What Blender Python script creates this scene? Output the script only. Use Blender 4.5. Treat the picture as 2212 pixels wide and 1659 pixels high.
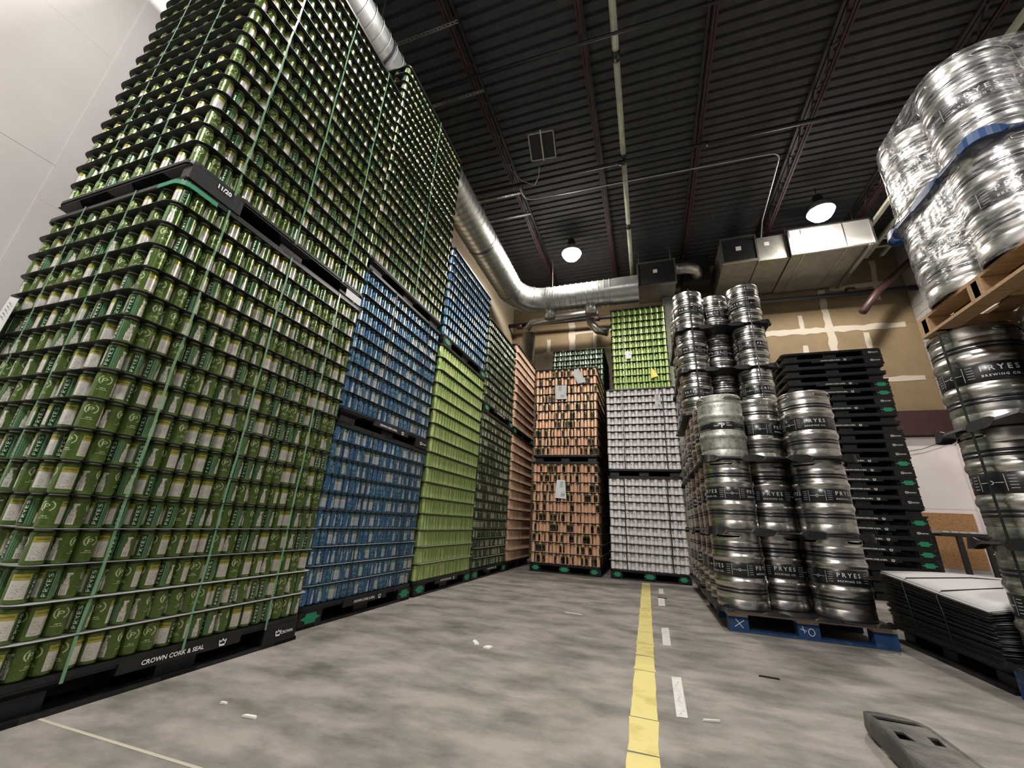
import bpy, math, random
import numpy as np
from mathutils import Vector, Matrix
random.seed(7); np.random.seed(7)
PI = math.pi
SC = bpy.context.scene
COL = SC.collection
for o in list(bpy.data.objects): bpy.data.objects.remove(o)

# ---------------------------------------------------------------- camera
CF, YAW, PITCH, ROLL, CH = 851.0, .337, .335, .053, .729
def cam_axes():
    cy, sy, cp, sp = math.cos(YAW), math.sin(YAW), math.cos(PITCH), math.sin(PITCH)
    fw = Vector((-sy*cp, cy*cp, sp)); rt = Vector((cy, sy, 0)); up = rt.cross(fw)
    cr, sr = math.cos(ROLL), math.sin(ROLL)
    return cr*rt+sr*up, -sr*rt+cr*up, fw
RT, UP, FW = cam_axes()
cd = bpy.data.cameras.new('camera'); cam = bpy.data.objects.new('camera', cd); COL.objects.link(cam)
cam.matrix_world = Matrix(((RT.x, UP.x, -FW.x, 0), (RT.y, UP.y, -FW.y, 0), (RT.z, UP.z, -FW.z, CH), (0, 0, 0, 1)))
cd.sensor_fit = 'HORIZONTAL'; cd.sensor_width = 36; cd.lens = 36*CF/2212; cd.clip_start = .05
SC.camera = cam

# ---------------------------------------------------------------- world, lights, exposure
w = bpy.data.worlds.new('world'); SC.world = w; w.use_nodes = True
w.node_tree.nodes['Background'].inputs[0].default_value = (.82, .9, 1.0, 1)
w.node_tree.nodes['Background'].inputs[1].default_value = .09
SC.view_settings.view_transform = 'Standard'; SC.view_settings.look = 'None'
SC.view_settings.gamma = 1; SC.view_settings.use_curve_mapping = False
SC.view_settings.exposure = 0.33
def lamp(name, loc, power, size, color=(1, .93, .85), kind='AREA', rot=(0, 0, 0)):
    l = bpy.data.lights.new(name, kind); l.energy = power; l.color = color
    if kind == 'AREA': l.shape = 'DISK'; l.size = size
    else: l.shadow_soft_size = size
    if kind == 'SPOT': l.spot_size = math.radians(168); l.spot_blend = .35
    o = bpy.data.objects.new(name, l); o.location = loc; o.rotation_euler = rot; COL.objects.link(o); return o
# high bay lamps of the hall (the two in view have fixtures further down)
lamp('bay_light', (-1.40, 7.45, 6.40), 520, .2, kind='SPOT')
lamp('bay_light', (3.46, 7.20, 6.35), 560, .2, kind='SPOT')
lamp('bay_light', (-.5, 1.8, 6.6), 520, .3, kind='SPOT', color=(1, .97, .92))
lamp('bay_light', (-1.0, -2.6, 5.6), 860, .4, kind='SPOT', color=(1, .97, .92))
lamp('bay_light', (3.9, -2.4, 6.4), 260, .3, kind='SPOT', color=(1, .97, .92))

# ---------------------------------------------------------------- materials
MATS = {}
def mat(name, col, rough=.6, metal=0., noise=None, bump=0., bscale=20., spec=.5, emit=None, coat=0., attr=None, alpha=None, stretch=(1, 1, 1), r2=None):
    """noise = (scale, other colour, low, high): procedural blotches between the two colours"""
    m = bpy.data.materials.new(name); m.use_nodes = True; MATS[name] = m
    nt = m.node_tree; N = nt.nodes; L = nt.links; b = N['Principled BSDF']
    b.inputs['Base Color'].default_value = (*col, 1); b.inputs['Roughness'].default_value = rough
    b.inputs['Metallic'].default_value = metal; b.inputs['Specular IOR Level'].default_value = spec
    b.inputs['Coat Weight'].default_value = coat; b.inputs['Coat Roughness'].default_value = .15
    if alpha is not None: b.inputs['Alpha'].default_value = alpha
    if emit: b.inputs['Emission Color'].default_value = (*emit[0], 1); b.inputs['Emission Strength'].default_value = emit[1]
    tc = N.new('ShaderNodeTexCoord'); mp = N.new('ShaderNodeMapping'); L.new(tc.outputs['Object'], mp.inputs[0]); mp.inputs['Scale'].default_value = stretch
    if noise:
        n = N.new('ShaderNodeTexNoise'); n.inputs['Scale'].default_value = noise[0]; n.inputs['Detail'].default_value = 7
        n.inputs['Roughness'].default_value = .62
        L.new(mp.outputs[0], n.inputs[0])
        r = N.new('ShaderNodeMapRange'); r.inputs['From Min'].default_value = noise[2]; r.inputs['From Max'].default_value = noise[3]
        L.new(n.outputs[0], r.inputs[0])
        x = N.new('ShaderNodeMix'); x.data_type = 'RGBA'; x.inputs[6].default_value = (*col, 1); x.inputs[7].default_value = (*noise[1], 1)
        L.new(r.outputs[0], x.inputs[0]); L.new(x.outputs[2], b.inputs['Base Color'])
        if r2 is not None:
            q = N.new('ShaderNodeMapRange'); q.inputs['To Min'].default_value = rough; q.inputs['To Max'].default_value = r2
            L.new(r.outputs[0], q.inputs[0]); L.new(q.outputs[0], b.inputs['Roughness'])
    if attr:
        a = N.new('ShaderNodeAttribute'); a.attribute_name = attr; L.new(a.outputs[0], b.inputs['Base Color'])
    if bump:
        n2 = N.new('ShaderNodeTexNoise'); n2.inputs['Scale'].default_value = bscale; n2.inputs['Detail'].default_value = 5
        L.new(mp.outputs[0], n2.inputs[0])
        bp = N.new('ShaderNodeBump'); bp.inputs['Strength'].default_value = bump; bp.inputs['Distance'].default_value = .01
        L.new(n2.outputs[0], bp.inputs['Height']); L.new(bp.outputs[0], b.inputs['Normal'])
    return m
mat('can_print', (1, 1, 1), .27, .45, attr='print', coat=.3)
mat('can_matte', (1, 1, 1), .45, .1, attr='print', coat=.1)
mat('aluminium', (.62, .62, .6), .3, .9)
mat('can_inside', (.18, .18, .17), .4, .8)
mat('sheet_plastic', (.008, .008, .009), .35, noise=(30, (.016, .016, .016), .4, .7), spec=.4)
mat('sheet_top', (.33, .33, .32), .45)
mat('pallet_plastic', (.008, .008, .009), .42, noise=(14, (.018, .017, .017), .45, .75), bump=.1, bscale=60, spec=.35)
mat('green_paint', (.01, .26, .12), .55, noise=(25, (.02, .2, .1), .4, .7))
mat('white_ink', (.8, .8, .8), .6)
mat('strap_green', (.22, .42, .25), .25, alpha=.5)
mat('strap_black', (.012, .012, .016), .3)
mat('steel', (.58, .565, .53), .26, 1., noise=(5, (.47, .455, .43), .4, .7), r2=.32, stretch=(1, 1, 6))
mat('steel_worn', (.50, .51, .46), .5, .75, noise=(22, (.30, .30, .26), .46, .62), bump=.2, bscale=50)
mat('keg_black', (.008, .008, .01), .28, spec=.6)
mat('keg_print', (.6, .6, .58), .45)
mat('keg_hole', (.004, .004, .004), .9)
mat('wood', (.42, .27, .14), .7, noise=(5, (.30, .18, .09), .4, .65), stretch=(1, 12, 12), bump=.2, bscale=30)
mat('wood_raw', (.55, .42, .29), .75, noise=(6, (.40, .29, .19), .4, .65), stretch=(1, 12, 12), bump=.2, bscale=30)
mat('blue_wood', (.008, .045, .14), .65, noise=(9, (.10, .14, .2), .56, .72), bump=.3, bscale=40)
mat('blue_plastic', (.012, .05, .16), .35)
mat('concrete', (.30, .266, .243), .6, noise=(3.0, (.10, .10, .078), .38, .68), bump=.15, bscale=45, spec=.4, stretch=(.9, 1.5, 1))
mat('concrete_dark', (.10, .095, .09), .8)
mat('tape_yellow', (.66, .57, .20), .5, noise=(7, (.45, .37, .09), .5, .75))
mat('tape_white', (.62, .60, .57), .55, noise=(12, (.5, .48, .45), .45, .7))
mat('drywall', (.20, .145, .08), .85, noise=(3, (.17, .125, .07), .4, .65))
mat('joint_compound', (.42, .38, .31), .85, noise=(8, (.42, .37, .29), .5, .75))
mat('wall_white', (.74, .69, .685), .6, noise=(1.5, (.68, .63, .62), .4, .65))
mat('wall_cream', (.46, .39, .28), .8, noise=(2, (.42, .35, .25), .4, .65))
mat('wall_block', (.30, .285, .265), .8, noise=(5, (.34, .32, .30), .4, .65), bump=.3, bscale=25)
mat('steel_red', (.045, .014, .015), .5, noise=(9, (.022, .010, .010), .4, .7))
mat('steel_dark', (.02, .018, .02), .5)
mat('deck_paint', (.045, .045, .048), .65, noise=(8, (.06, .06, .062), .45, .7), spec=.25)
mat('pipe_black', (.012, .012, .016), .4)
mat('pipe_pale', (.48, .50, .40), .5, noise=(6, (.34, .36, .28), .45, .7))
mat('galvanised', (.56, .57, .56), .30, .95, noise=(5, (.42, .43, .43), .4, .68), r2=.42)
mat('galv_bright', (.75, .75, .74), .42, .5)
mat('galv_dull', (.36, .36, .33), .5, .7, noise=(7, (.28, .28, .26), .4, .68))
mat('duct_black', (.03, .03, .03), .35, .3)
mat('lamp_glow', (1, 1, 1), .5, emit=((1, .9, .8), 60))
mat('paper', (.72, .72, .72), .6)
mat('paper_ink', (.18, .18, .18), .7)
mat('yellow_note', (.75, .68, .15), .6)
mat('osb', (.40, .22, .10), .8, noise=(30, (.28, .15, .06), .4, .6))
mat('fork_paint', (.05, .048, .045), .5, .3, noise=(6, (.14, .13, .115), .42, .62), bump=.2, bscale=60)
mat('sheet_white', (.55, .54, .54), .6)
mat('rubber', (.01, .01, .01), .6)
mat('scrap', (.7, .68, .62), .7)

def film_material():
    m = bpy.data.materials.new('stretch_film'); m.use_nodes = True; MATS['stretch_film'] = m
    nt = m.node_tree; N = nt.nodes; L = nt.links; b = N['Principled BSDF']
    b.inputs['Base Color'].default_value = (.62, .60, .63, 1); b.inputs['Roughness'].default_value = .3
    tc = N.new('ShaderNodeTexCoord'); mp = N.new('ShaderNodeMapping'); L.new(tc.outputs['Object'], mp.inputs[0]); mp.inputs['Scale'].default_value = (5, 5, 13)
    n = N.new('ShaderNodeTexNoise'); n.inputs['Scale'].default_value = 3.0; n.inputs['Detail'].default_value = 9; n.inputs['Distortion'].default_value = 1.2
    L.new(mp.outputs[0], n.inputs[0])
    r = N.new('ShaderNodeMapRange'); r.inputs['From Min'].default_value = .42; r.inputs['From Max'].default_value = .7
    r.inputs['To Min'].default_value = .02; r.inputs['To Max'].default_value = .28; L.new(n.outputs[0], r.inputs[0])
    tr = N.new('ShaderNodeBsdfTransparent'); gl = N.new('ShaderNodeBsdfGlossy'); gl.inputs['Roughness'].default_value = .2
    gl.inputs['Color'].default_value = (.9, .9, .92, 1)
    bp = N.new('ShaderNodeBump'); bp.inputs['Strength'].default_value = .4; bp.inputs['Distance'].default_value = .008
    L.new(n.outputs[0], bp.inputs['Height']); L.new(bp.outputs[0], b.inputs['Normal']); L.new(bp.outputs[0], gl.inputs['Normal'])
    m1 = N.new('ShaderNodeMixShader'); L.new(r.outputs[0], m1.inputs[0]); L.new(tr.outputs[0], m1.inputs[1]); L.new(b.outputs[0], m1.inputs[2])
    m2 = N.new('ShaderNodeMixShader'); m2.inputs[0].default_value = .055; L.new(m1.outputs[0], m2.inputs[1]); L.new(gl.outputs[0], m2.inputs[2])
    L.new(m2.outputs[0], N['Material Output'].inputs[0])
film_material()

# ---------------------------------------------------------------- mesh helpers
class MB:
    def __init__(s): s.v = []; s.f = []; s.m = []; s.sm = []
    def add(s, vs, fs, mi=0, smooth=False):
        b = len(s.v); s.v += [tuple(p) for p in vs]
        for f in fs: s.f.append(tuple(i+b for i in f)); s.m.append(mi); s.sm.append(smooth)
        return s
    def box(s, x0, x1, y0, y1, z0, z1, mi=0):
        return s.add([(x0, y0, z0), (x1, y0, z0), (x1, y1, z0), (x0, y1, z0), (x0, y0, z1), (x1, y0, z1), (x1, y1, z1), (x0, y1, z1)],
              [(0, 3, 2, 1), (4, 5, 6, 7), (0, 1, 5, 4), (1, 2, 6, 5), (2, 3, 7, 6), (3, 0, 4, 7)], mi)
    def prism(s, pts, z0, z1, mi=0):
        n = len(pts)
        s.add([(x, y, z0) for x, y in pts]+[(x, y, z1) for x, y in pts],
              [tuple(range(n))[::-1], tuple(range(n, 2*n))]+[(i, (i+1) % n, n+(i+1) % n, n+i) for i in range(n)], mi); return s
    def lathe(s, prof, seg=32, mi=0, smooth=True, skip=None, c=(0, 0)):
        b = [(c[0]+r*math.cos(2*PI*j/seg), c[1]+r*math.sin(2*PI*j/seg), z) for r, z in prof for j in range(seg)]
        fs = []
        for i in range(len(prof)-1):
            for j in range(seg):
                if skip and skip(i, j): continue
                fs.append((i*seg+j, i*seg+(j+1) % seg, (i+1)*seg+(j+1) % seg, (i+1)*seg+j))
        return s.add(b, fs, mi, smooth)
    def tube(s, pts, r, seg=8, mi=0, smooth=True, caps=True):
        pts = [Vector(p) for p in pts]; vs = []; n = len(pts)
        ref = Vector((0, 0, 1))
        for i, p in enumerate(pts):
            t = (pts[min(i+1, n-1)]-pts[max(i-1, 0)]).normalized()
            a = t.cross(ref)
            if a.length < .05: a = t.cross(Vector((1, 0, 0)))
            a.normalize(); b = a.cross(t)
            rr = r[i] if isinstance(r, (list, tuple)) else r
            for j in range(seg):
                q = 2*PI*j/seg; vs.append(p+a*rr*math.cos(q)+b*rr*math.sin(q))
        fs = [(i*seg+j, i*seg+(j+1) % seg, (i+1)*seg+(j+1) % seg, (i+1)*seg+j) for i in range(n-1) for j in range(seg)]
        if caps: fs += [tuple(range(seg))[::-1], tuple(range((n-1)*seg, n*seg))]
        return s.add(vs, fs, mi, smooth)
    def mesh(s, name, *mats):
        me = bpy.data.meshes.new(name); me.from_pydata(s.v, [], s.f)
        for m in mats: me.materials.append(MATS[m])
        me.polygons.foreach_set('material_index', s.m); me.polygons.foreach_set('use_smooth', s.sm)
        me.update(); return me
def ob(name, me, parent=None, loc=(0, 0, 0), rot=(0, 0, 0), **k):
    o = bpy.data.objects.new(name, me); COL.objects.link(o); o.location = loc; o.rotation_euler = rot
    if parent: o.parent = parent
    for a, b in k.items(): o[a] = b
    return o
def thing(name, label, cat, loc=(0, 0, 0), rot=(0, 0, 0), group=None, me=None):
    o = ob(name, me, None, loc, rot, label=label, category=cat)
    if group: o['group'] = group
    return o
def struct(name, me, parent=None, **k):
    o = ob(name, me, parent, **k)
    if not parent: o['kind'] = 'structure'
    return o
def clone(src, label, loc, rot=(0, 0, 0), group=None):
    r = src.copy(); COL.objects.link(r); r.location = loc; r.rotation_euler = rot; r['label'] = label
    if group: r['group'] = group
    for ch in KIDS[src.name]:
        c = ch.copy(); COL.objects.link(c); c.parent = r
    return r
KIDS = {}
def boxm(name, m, *a): return MB().box(*a).mesh(name, m)
def rrect(x0, x1, y0, y1, r, k=5):
    P = []
    for cx, cy, a in ((x1-r, y0+r, -90), (x1-r, y1-r, 0), (x0+r, y1-r, 90), (x0+r, y0+r, 180)):
        for i in range(k+1):
            t = math.radians(a+90*i/k); P.append((cx+r*math.cos(t), cy+r*math.sin(t)))
    return P
def text_geo(s, size, spacing=1.0, bold=0.):
    c = bpy.data.curves.new('t', 'FONT'); c.body = s; c.size = size; c.space_character = spacing; c.align_x = 'CENTER'; c.align_y = 'CENTER'
    c.resolution_u = 2; c.offset = bold
    o = bpy.data.objects.new('t', c); COL.objects.link(o); bpy.context.view_layer.update()
    me = o.to_mesh(); vs = [tuple(v.co) for v in me.vertices]; fs = [tuple(p.vertices) for p in me.polygons]
    o.to_mesh_clear(); bpy.data.objects.remove(o); bpy.data.curves.remove(c); return vs, fs
ORD = ['bottom', 'second', 'third', 'fourth', 'fifth', 'sixth', 'seventh', 'eighth', 'ninth', 'tenth', '11th', '12th', '13th', '14th', '15th', '16th', '17th', '18th', '19th', '20th', '21st', '22nd', '23rd', '24th', '25th', '26th', '27th']
NTH = ['first']+ORD[1:]

# ---------------------------------------------------------------- the setting
XL, XR, YB, YF, ZC = -3.42, 5.55, 9.6, -6.0, 7.15
struct('floor', boxm('floor', 'concrete', XL-.2, XR+.2, YF, YB+.2, -.2, 0))
fl = bpy.data.objects['floor']
jb = MB()
jx = [(-2.3, 1.08), (-1.98, 1.085), (-1.3, 1.11), (0, 1.13), (1.5, 1.15), (3, 1.17), (5.5, 1.2)]
for (a, b), (c, d) in zip(jx, jx[1:]): jb.add([(a, b-.006, .0006), (c, d-.006, .0006), (c, d+.006, .0006), (a, b+.006, .0006)], [(0, 1, 2, 3)])
struct('expansion_joint', jb.mesh('expansion_joint', 'joint_compound'), fl)
# corrugated roof deck, ribs run left to right
d = MB(); y = YF; prof = []
while y < YB+.1:
    prof += [(y, ZC), (y+.098, ZC), (y+.112, ZC+.038), (y+.138, ZC+.038)]; y += .152
n = len(prof)
d.add([(XL-.1, a, b) for a, b in prof]+[(XR+.1, a, b) for a, b in prof], [(i, i+1, n+i+1, n+i) for i in range(n-1)])
d.box(XL-.1, XR+.1, YF, YB+.1, ZC+.06, ZC+.16)
struct('ceiling', d.mesh('ceiling', 'deck_paint'))
wl = struct('wall_left', boxm('wall_left', 'wall_white', XL-.2, XL-.02, YF, YB+.2, 0, ZC+.1))
me_panels = [(YF, -2.3), (-2.3, .86), (.86, 3.3), (3.3, 5.7), (5.7, 8.1), (8.1, YB)]
for i, (a, b) in enumerate(me_panels):
    zz = [0, 1.22, 2.70, 3.68, 5.0, 6.2, ZC] if i < 2 else [0, 2.44, 4.88, ZC]
    for c, e in zip(zz, zz[1:]):
        off = .006 if i == 1 else 0
        ob('wall_panel', boxm('wall_panel', 'wall_white' if (i < 3) else 'wall_cream', XL-.02, XL-off-.002*random.random(), a+.0008, b-.0008, c+.0008, e-.0008), wl)
wb = struct('wall_back', boxm('wall_back', 'drywall', XL-.2, XR+.2, YB+.02, YB+.2, 0, ZC+.1))
xs = [XL, -1.72, .5, 2.1, 4.02, XR]; zs = [3.16, 5.12, ZC]
def dpanel(m, x0, x1, z0, z1, dy=0): ob('drywall_panel', boxm('drywall_panel', m, x0+.002, x1-.002, YB-dy, YB+.02, z0+.002, z1-.002), wb)
for a, b in zip(xs, xs[1:]):
    for i, (c, e) in enumerate(((2.66, 3.86), (3.86, 5.1), (5.1, 6.2), (6.2, ZC))):
        if a >= 2.1 and i == 0: c = 3.16
        m = 'drywall' if (i > 0 or a >= 2.1) else 'wall_cream'
        if a < 0 and i == 1: m = 'wall_cream'
        dpanel(m, a, b, c, e)
    dpanel('wall_white' if a > 2 else 'wall_cream', a, b, 0, 1.33 if a > 2 else 2.66)
    if a > 2: dpanel('wall_white', a, b, 1.33, 2.66)
def mud(x0, z0, x1, z1, wd):
    """hand-trowelled strip of joint compound with a ragged edge"""
    m = MB(); L = math.hypot(x1-x0, z1-z0); k = max(4, int(L/.12)); ux, uz = (x1-x0)/L, (z1-z0)/L
    A = []; yo = random.uniform(.003, .007)
    for i in range(k+1):
        t = i/k*L; a = wd/2*(1+random.uniform(-.3, .3)); b = wd/2*(1+random.uniform(-.3, .3))
        A.append((x0+ux*t-uz*a, z0+uz*t+ux*a, x0+ux*t+uz*b, z0+uz*t-ux*b))
    vs = [(p[0], YB-yo, p[1]) for p in A]+[(p[2], YB-yo, p[3]) for p in A]+[(p[0], YB+.001, p[1]) for p in A]+[(p[2], YB+.001, p[3]) for p in A]; n = k+1
    fs = [(i, n+i, n+i+1, i+1) for i in range(k)]+[(i, i+1, 2*n+i+1, 2*n+i) for i in range(k)]+[(n+i+1, n+i, 3*n+i, 3*n+i+1) for i in range(k)]
    m.add(vs, fs); ob('joint_compound', m.mesh('joint_compound', 'joint_compound'), wb)
for q in [(-2.5, 5.08, -.3, 5.1, .09), (-1.72, 3.9, -1.72, 5.95, .16), (-2.36, 4.5, -2.36, 5.5, .09), (-1.72, 5.62, .6, 5.62, .09), (-1.1, 5.1, -1.1, 5.6, .09), (-.6, 4.2, -.6, 5.0, .09),
          (2.2, 5.12, 5.35, 5.06, .13), (3.47, 3.3, 3.5, 4.75, .10), (3.52, 5.1, 3.52, 5.5, .08), (4.02, 3.3, 4.02, 6.1, .14), (4.62, 3.5, 4.66, 4.95, .10), (4.2, 3.86, 5.4, 3.86, .12),
          (4.2, 6.1, 5.3, 6.1, .10), (5.02, 5.7, 5.1, 6.7, .10)]: mud(*q)
struct('trim_1', boxm('trim_1', 'steel_red', 2.1, XR, YB-.12, YB, 2.68, 3.16))
ob('osb_patch', boxm('osb_patch', 'osb', 4.3, 5.45, YB-.03, YB, 0.35, 1.26), wb)
wr = struct('wall_right', boxm('wall_right', 'wall_block', XR, XR+.2, YF, YB+.2, 0, ZC+.1))
blk = boxm('wall_block', 'wall_block', -.006, 0, .004, .394, .004, .194)
for i in range(int((YB-7.3)/.4)+1):
    for k in range(13, 34):
        ob('wall_block', blk, wr, (XR, YB-.4*(i+1)+(.2 if k % 2 and i else 0), k*.2))
mb = MB().box(-.012, 0, 6.5, YB-.02, .3, 2.65); ob('white_board', mb.mesh('white_board', 'wall_white'), wr, (XR-.006, 0, 0))

# joists: top chord, bottom chord, single web rods
JX = [-3.73, -2.11, -.49, 1.14, 2.73, 4.35]; ZJ = 6.80
ch_b = MB().box(-.035, -.006, -4, YB, 0, .035).box(.006, .035, -4, YB, 0, .035).box(-.035, -.029, -4, YB, 0, .0350).mesh('chord', 'steel_red')
ch_t = MB().box(-.05, -.008, -4, YB, .30, .345).box(.008, .05, -4, YB, .30, .345).mesh('chord', 'steel_dark')
rodA = MB().tube([(0, 0, .02), (0, .3, .32)], .011, 6).mesh('web_rod', 'steel_red')
rodB = MB().tube([(0, .3, .32), (0, .6, .02)], .011, 6).mesh('web_rod', 'steel_red')
jn = ['far left roof joist above the green can loads', 'roof joist over the left can loads, beside the strut channels', 'roof joist just left of the pale ceiling pipe', 'roof joist just right of the pale ceiling pipe', 'open-web roof joist above the black pallet stack', 'far right roof joist over the wrapped kegs']
for x, lb in zip(JX[1:], jn[1:]):
    t = thing('roof_joist', 'dark red steel '+lb, 'joist', (x, 0, ZJ), group='roof joists')
    ob('bottom_chord', ch_b, t); ob('top_chord', ch_t, t)
    k = 2.0
    while k < YB-.7:
        ob('web_rod', rodA, t, (0, k, 0)); ob('web_rod', rodB, t, (0, k, 0)); k += .6
def pipe(name, label, cat, pts, r, m, seg=12, group=None, extra=None):
    t = thing(name, label, cat, (0, 0, 0), group=group, me=MB().tube(pts, r, seg).mesh(name, m))
    return t
def bend(a, b, c, r, k=6):
    """points of an arc that rounds the corner b between a and c"""
    a, b, c = Vector(a), Vector(b), Vector(c); p = b+(a-b).normalized()*r; q = b+(c-b).normalized()*r
    return [tuple((1-t)**2*p+2*t*(1-t)*b+t*t*q) for t in [i/k for i in range(k+1)]]
t = pipe('sprinkler_pipe', 'thin black pipe crossing the ceiling at the top of the photo', 'pipe', [(XL, 3.42, 6.74), (XR, 3.55, 6.74)], .022, 'pipe_black', group='ceiling cross pipes')
t = pipe('sprinkler_pipe', 'black pipe crossing the ceiling below the wall-mounted box fixture', 'pipe', [(XL, 5.42, 6.72), (XR, 5.5, 6.72)], .032, 'pipe_black', group='ceiling cross pipes')
for x in (-.1, 1.2): ob('coupling', MB().tube([(x-.05, 5.46, 6.72), (x+.05, 5.46, 6.72)], .045, 10).mesh('coupling', 'pipe_black'), t)
P = [(-1.98, 5.5, 6.72)]+bend((-1.98, 5.5, 6.72), (-1.98, 5.85, 6.72), (-1.6, 5.85, 6.72), .22)+bend((-1.6, 5.85, 6.72), (2.42, 5.95, 6.72), (2.42, 6.4, 6.72), .2)+[(2.5, 7.6, 6.72), (2.55, 8.0, 6.6)]
pipe('conduit', 'long pale metal conduit crossing under the joists with curved ends', 'conduit', P, .014, 'galvanised')
pp = thing('ceiling_pipe', 'long pale greenish pipe running down the middle of the ceiling', 'pipe')
for a, b in ((2.0, 3.72), (3.84, 5.36), (5.50, 7.15), (7.22, 9.5)): ob('pipe_length', MB().tube([(-.07, a, 6.82), (-.07, b, 6.82)], .045, 14).mesh('pipe_length', 'pipe_pale'), pp)
for y in (3.78, 5.43, 7.18): ob('coupling', MB().tube([(-.07, y-.07, 6.82), (-.07, y+.07, 6.82)], .052, 14).mesh('coupling', 'pipe_black'), pp)
# strut channels holding the round duct
def strut(x0, x1, y, z, lb):
    m = MB(); m.box(x0, x1, y-.02, y-.016, z, z+.04); m.box(x0, x1, y+.016, y+.02, z, z+.04)
    x = x0
    while x < x1-.03:
        m.box(x, x+.03, y-.016, y+.016, z, z+.004); x += .06
    m.box(x0, x1, y-.016, y-.008, z, z+.004); m.box(x0, x1, y+.008, y+.016, z, z+.004)
    t = thing('strut_channel', lb, 'bracket', group='slotted strut channels over the duct', me=m.mesh('strut_channel', 'galvanised'))
for y, lb in ((2.78, 'slotted metal strut channel nearest the top edge of the photo'), (3.68, 'slotted metal strut channel beside the top of the second can column'), (5.69, 'slotted strut channel just above the first visible duct bend'), (6.27, 'slotted strut channel farthest down the round duct')):
    strut(-3.3, -1.98, y, 6.78, lb)

tr = thing('cable_tray', 'pale perforated cable tray under the ceiling above the wrapped kegs', 'tray')
for x in (4.50, 4.86, 5.14): ob('rail', boxm('rail', 'pipe_pale', x-.035, x+.035, 1.0, 9.3, 6.60, 6.66), tr)
rg_ = boxm('rung', 'pipe_pale', 4.865, 5.10, -.02, .02, 6.605, 6.625); y = 1.1
while y < 9.2: ob('rung', rg_, tr, (0, y, 0)); y += .28

# lamps in view: housing, reflector, glowing lens
def bay(loc, lb):
    t = thing('high_bay_lamp', lb, 'lamp', loc, group='round high bay lamps')
    ob('housing', MB().lathe([(0, .40), (.07, .40), (.09, .36), (.09, .24), (.13, .2)], 20).mesh('housing', 'duct_black'), t)
    ob('reflector', MB().lathe([(.13, .2), (.2, .1), (.23, .02), (.22, .02), (.19, .1), (.12, .19)], 24).mesh('reflector', 'aluminium'), t)
    ob('lens', MB().lathe([(.21, .03), (.2, -.03), (.15, -.10), (.08, -.14), (0, -.15)], 24).mesh('lens', 'lamp_glow'), t)
    ob('hanger', MB().tube([(0, 0, .4), (0, 0, .62)], .008, 6).mesh('hanger', 'steel_dark'), t)
bay((-1.36, 7.55, 6.60), 'glowing round high bay lamp left, above the orange can load')
bay((3.42, 7.45, 6.55), 'glowing round high bay lamp right, above the bright rectangular duct')
# hanging box fixture
t = thing('ceiling_heater', 'dark square box fixture hanging below the ceiling at left', 'fixture', (-1.3, 4.55, 6.5), (math.radians(-28), 0, math.radians(4)))
ob('box_body', MB().box(-.19, .19, -.12, .22, .02, .3).mesh('box_body', 'duct_black'), t)
fr = MB().box(-.21, .21, -.17, -.15, -.02, .0).box(-.21, .21, .21, .23, -.02, .0).box(-.21, -.19, -.17, .23, -.02, .0).box(.19, .21, -.17, .23, -.02, .0)
ob('frame', fr.mesh('frame', 'galv_dull'), t); ob('grille', boxm('grille', 'rubber', -.19, .19, -.15, .21, .0, .02), t); ob('centre_bar', boxm('centre_bar', 'pipe_pale', -.012, .012, -.2, .24, -.035, -.02), t)
ob('hanger', MB().tube([(-.1, .1, .3), (-.1, .2, .62)], .006, 6).mesh('hanger', 'steel_dark'), t); ob('hanger', MB().tube([(.1, .1, .3), (.1, .2, .62)], .006, 6).mesh('hanger', 'steel_dark'), t)
pipe('cable', 'thin cable looping from the box fixture to the left joist', 'cable', [(-1.42, 4.85, 6.38), (-1.46, 4.98, 6.3), (-1.58, 5.15, 6.32), (-1.85, 5.2, 6.55), (-2.05, 5.1, 6.8)], .006, 'pipe_pale', 6)

# round spiral duct: run down the left side, elbow, run along the back
DR, DZ, DX, DY = .30, 5.74, -2.74, 8.0
dt = thing('spiral_duct', 'large round galvanised spiral duct bending along the left and back', 'duct')
path = [(DX, y, DZ) for y in np.linspace(.3, DY-.75, 14)]
ob('duct_run', MB().tube(path, DR, 40, caps=False).mesh('duct_run', 'galvanised'), dt)
arc = [(DX+.75-.75*math.cos(a), DY-.75+.75*math.sin(a), DZ) for a in [PI/2*i/10 for i in range(11)]]
ob('elbow', MB().tube(arc, DR+.005, 40, caps=False).mesh('elbow', 'galvanised'), dt)
ob('duct_run', MB().tube([(x, DY, DZ) for x in np.linspace(DX+.75, -.48, 6)], DR, 40, caps=False).mesh('duct_run', 'galvanised'), dt)
ob('collar', MB().tube([(-.5, DY, DZ), (.05, DY, DZ)], DR+.01, 40, caps=False).mesh('collar', 'galvanised'), dt)
sm = MB().tube([(0, 0, 0), (0, .012, 0)], DR+.013, 40, caps=False)
sm2 = MB().tube([(0, 0, 0), (.012, 0, 0)], DR+.013, 40, caps=False)
seam, seamx = sm.mesh('seam', 'galv_dull'), sm2.mesh('seam', 'galv_dull')
y = .35
while y < DY-.8: ob('seam', seam, dt, (DX, y, DZ)); y += .125
x = DX+.8
while x < -.5: ob('seam', seamx, dt, (x, DY, DZ)); x += .125
for a in (0, 3, 6.5, 10):
    a = PI/2*a/10; ob('elbow_seam', MB().tube([(-.006, 0, 0), (.012, 0, 0)], DR+.02, 40, caps=False).mesh('elbow_seam', 'galvanised'), dt, (DX+.75-.75*math.cos(a), DY-.75+.75*math.sin(a), DZ), (0, 0, PI/2-a))
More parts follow.
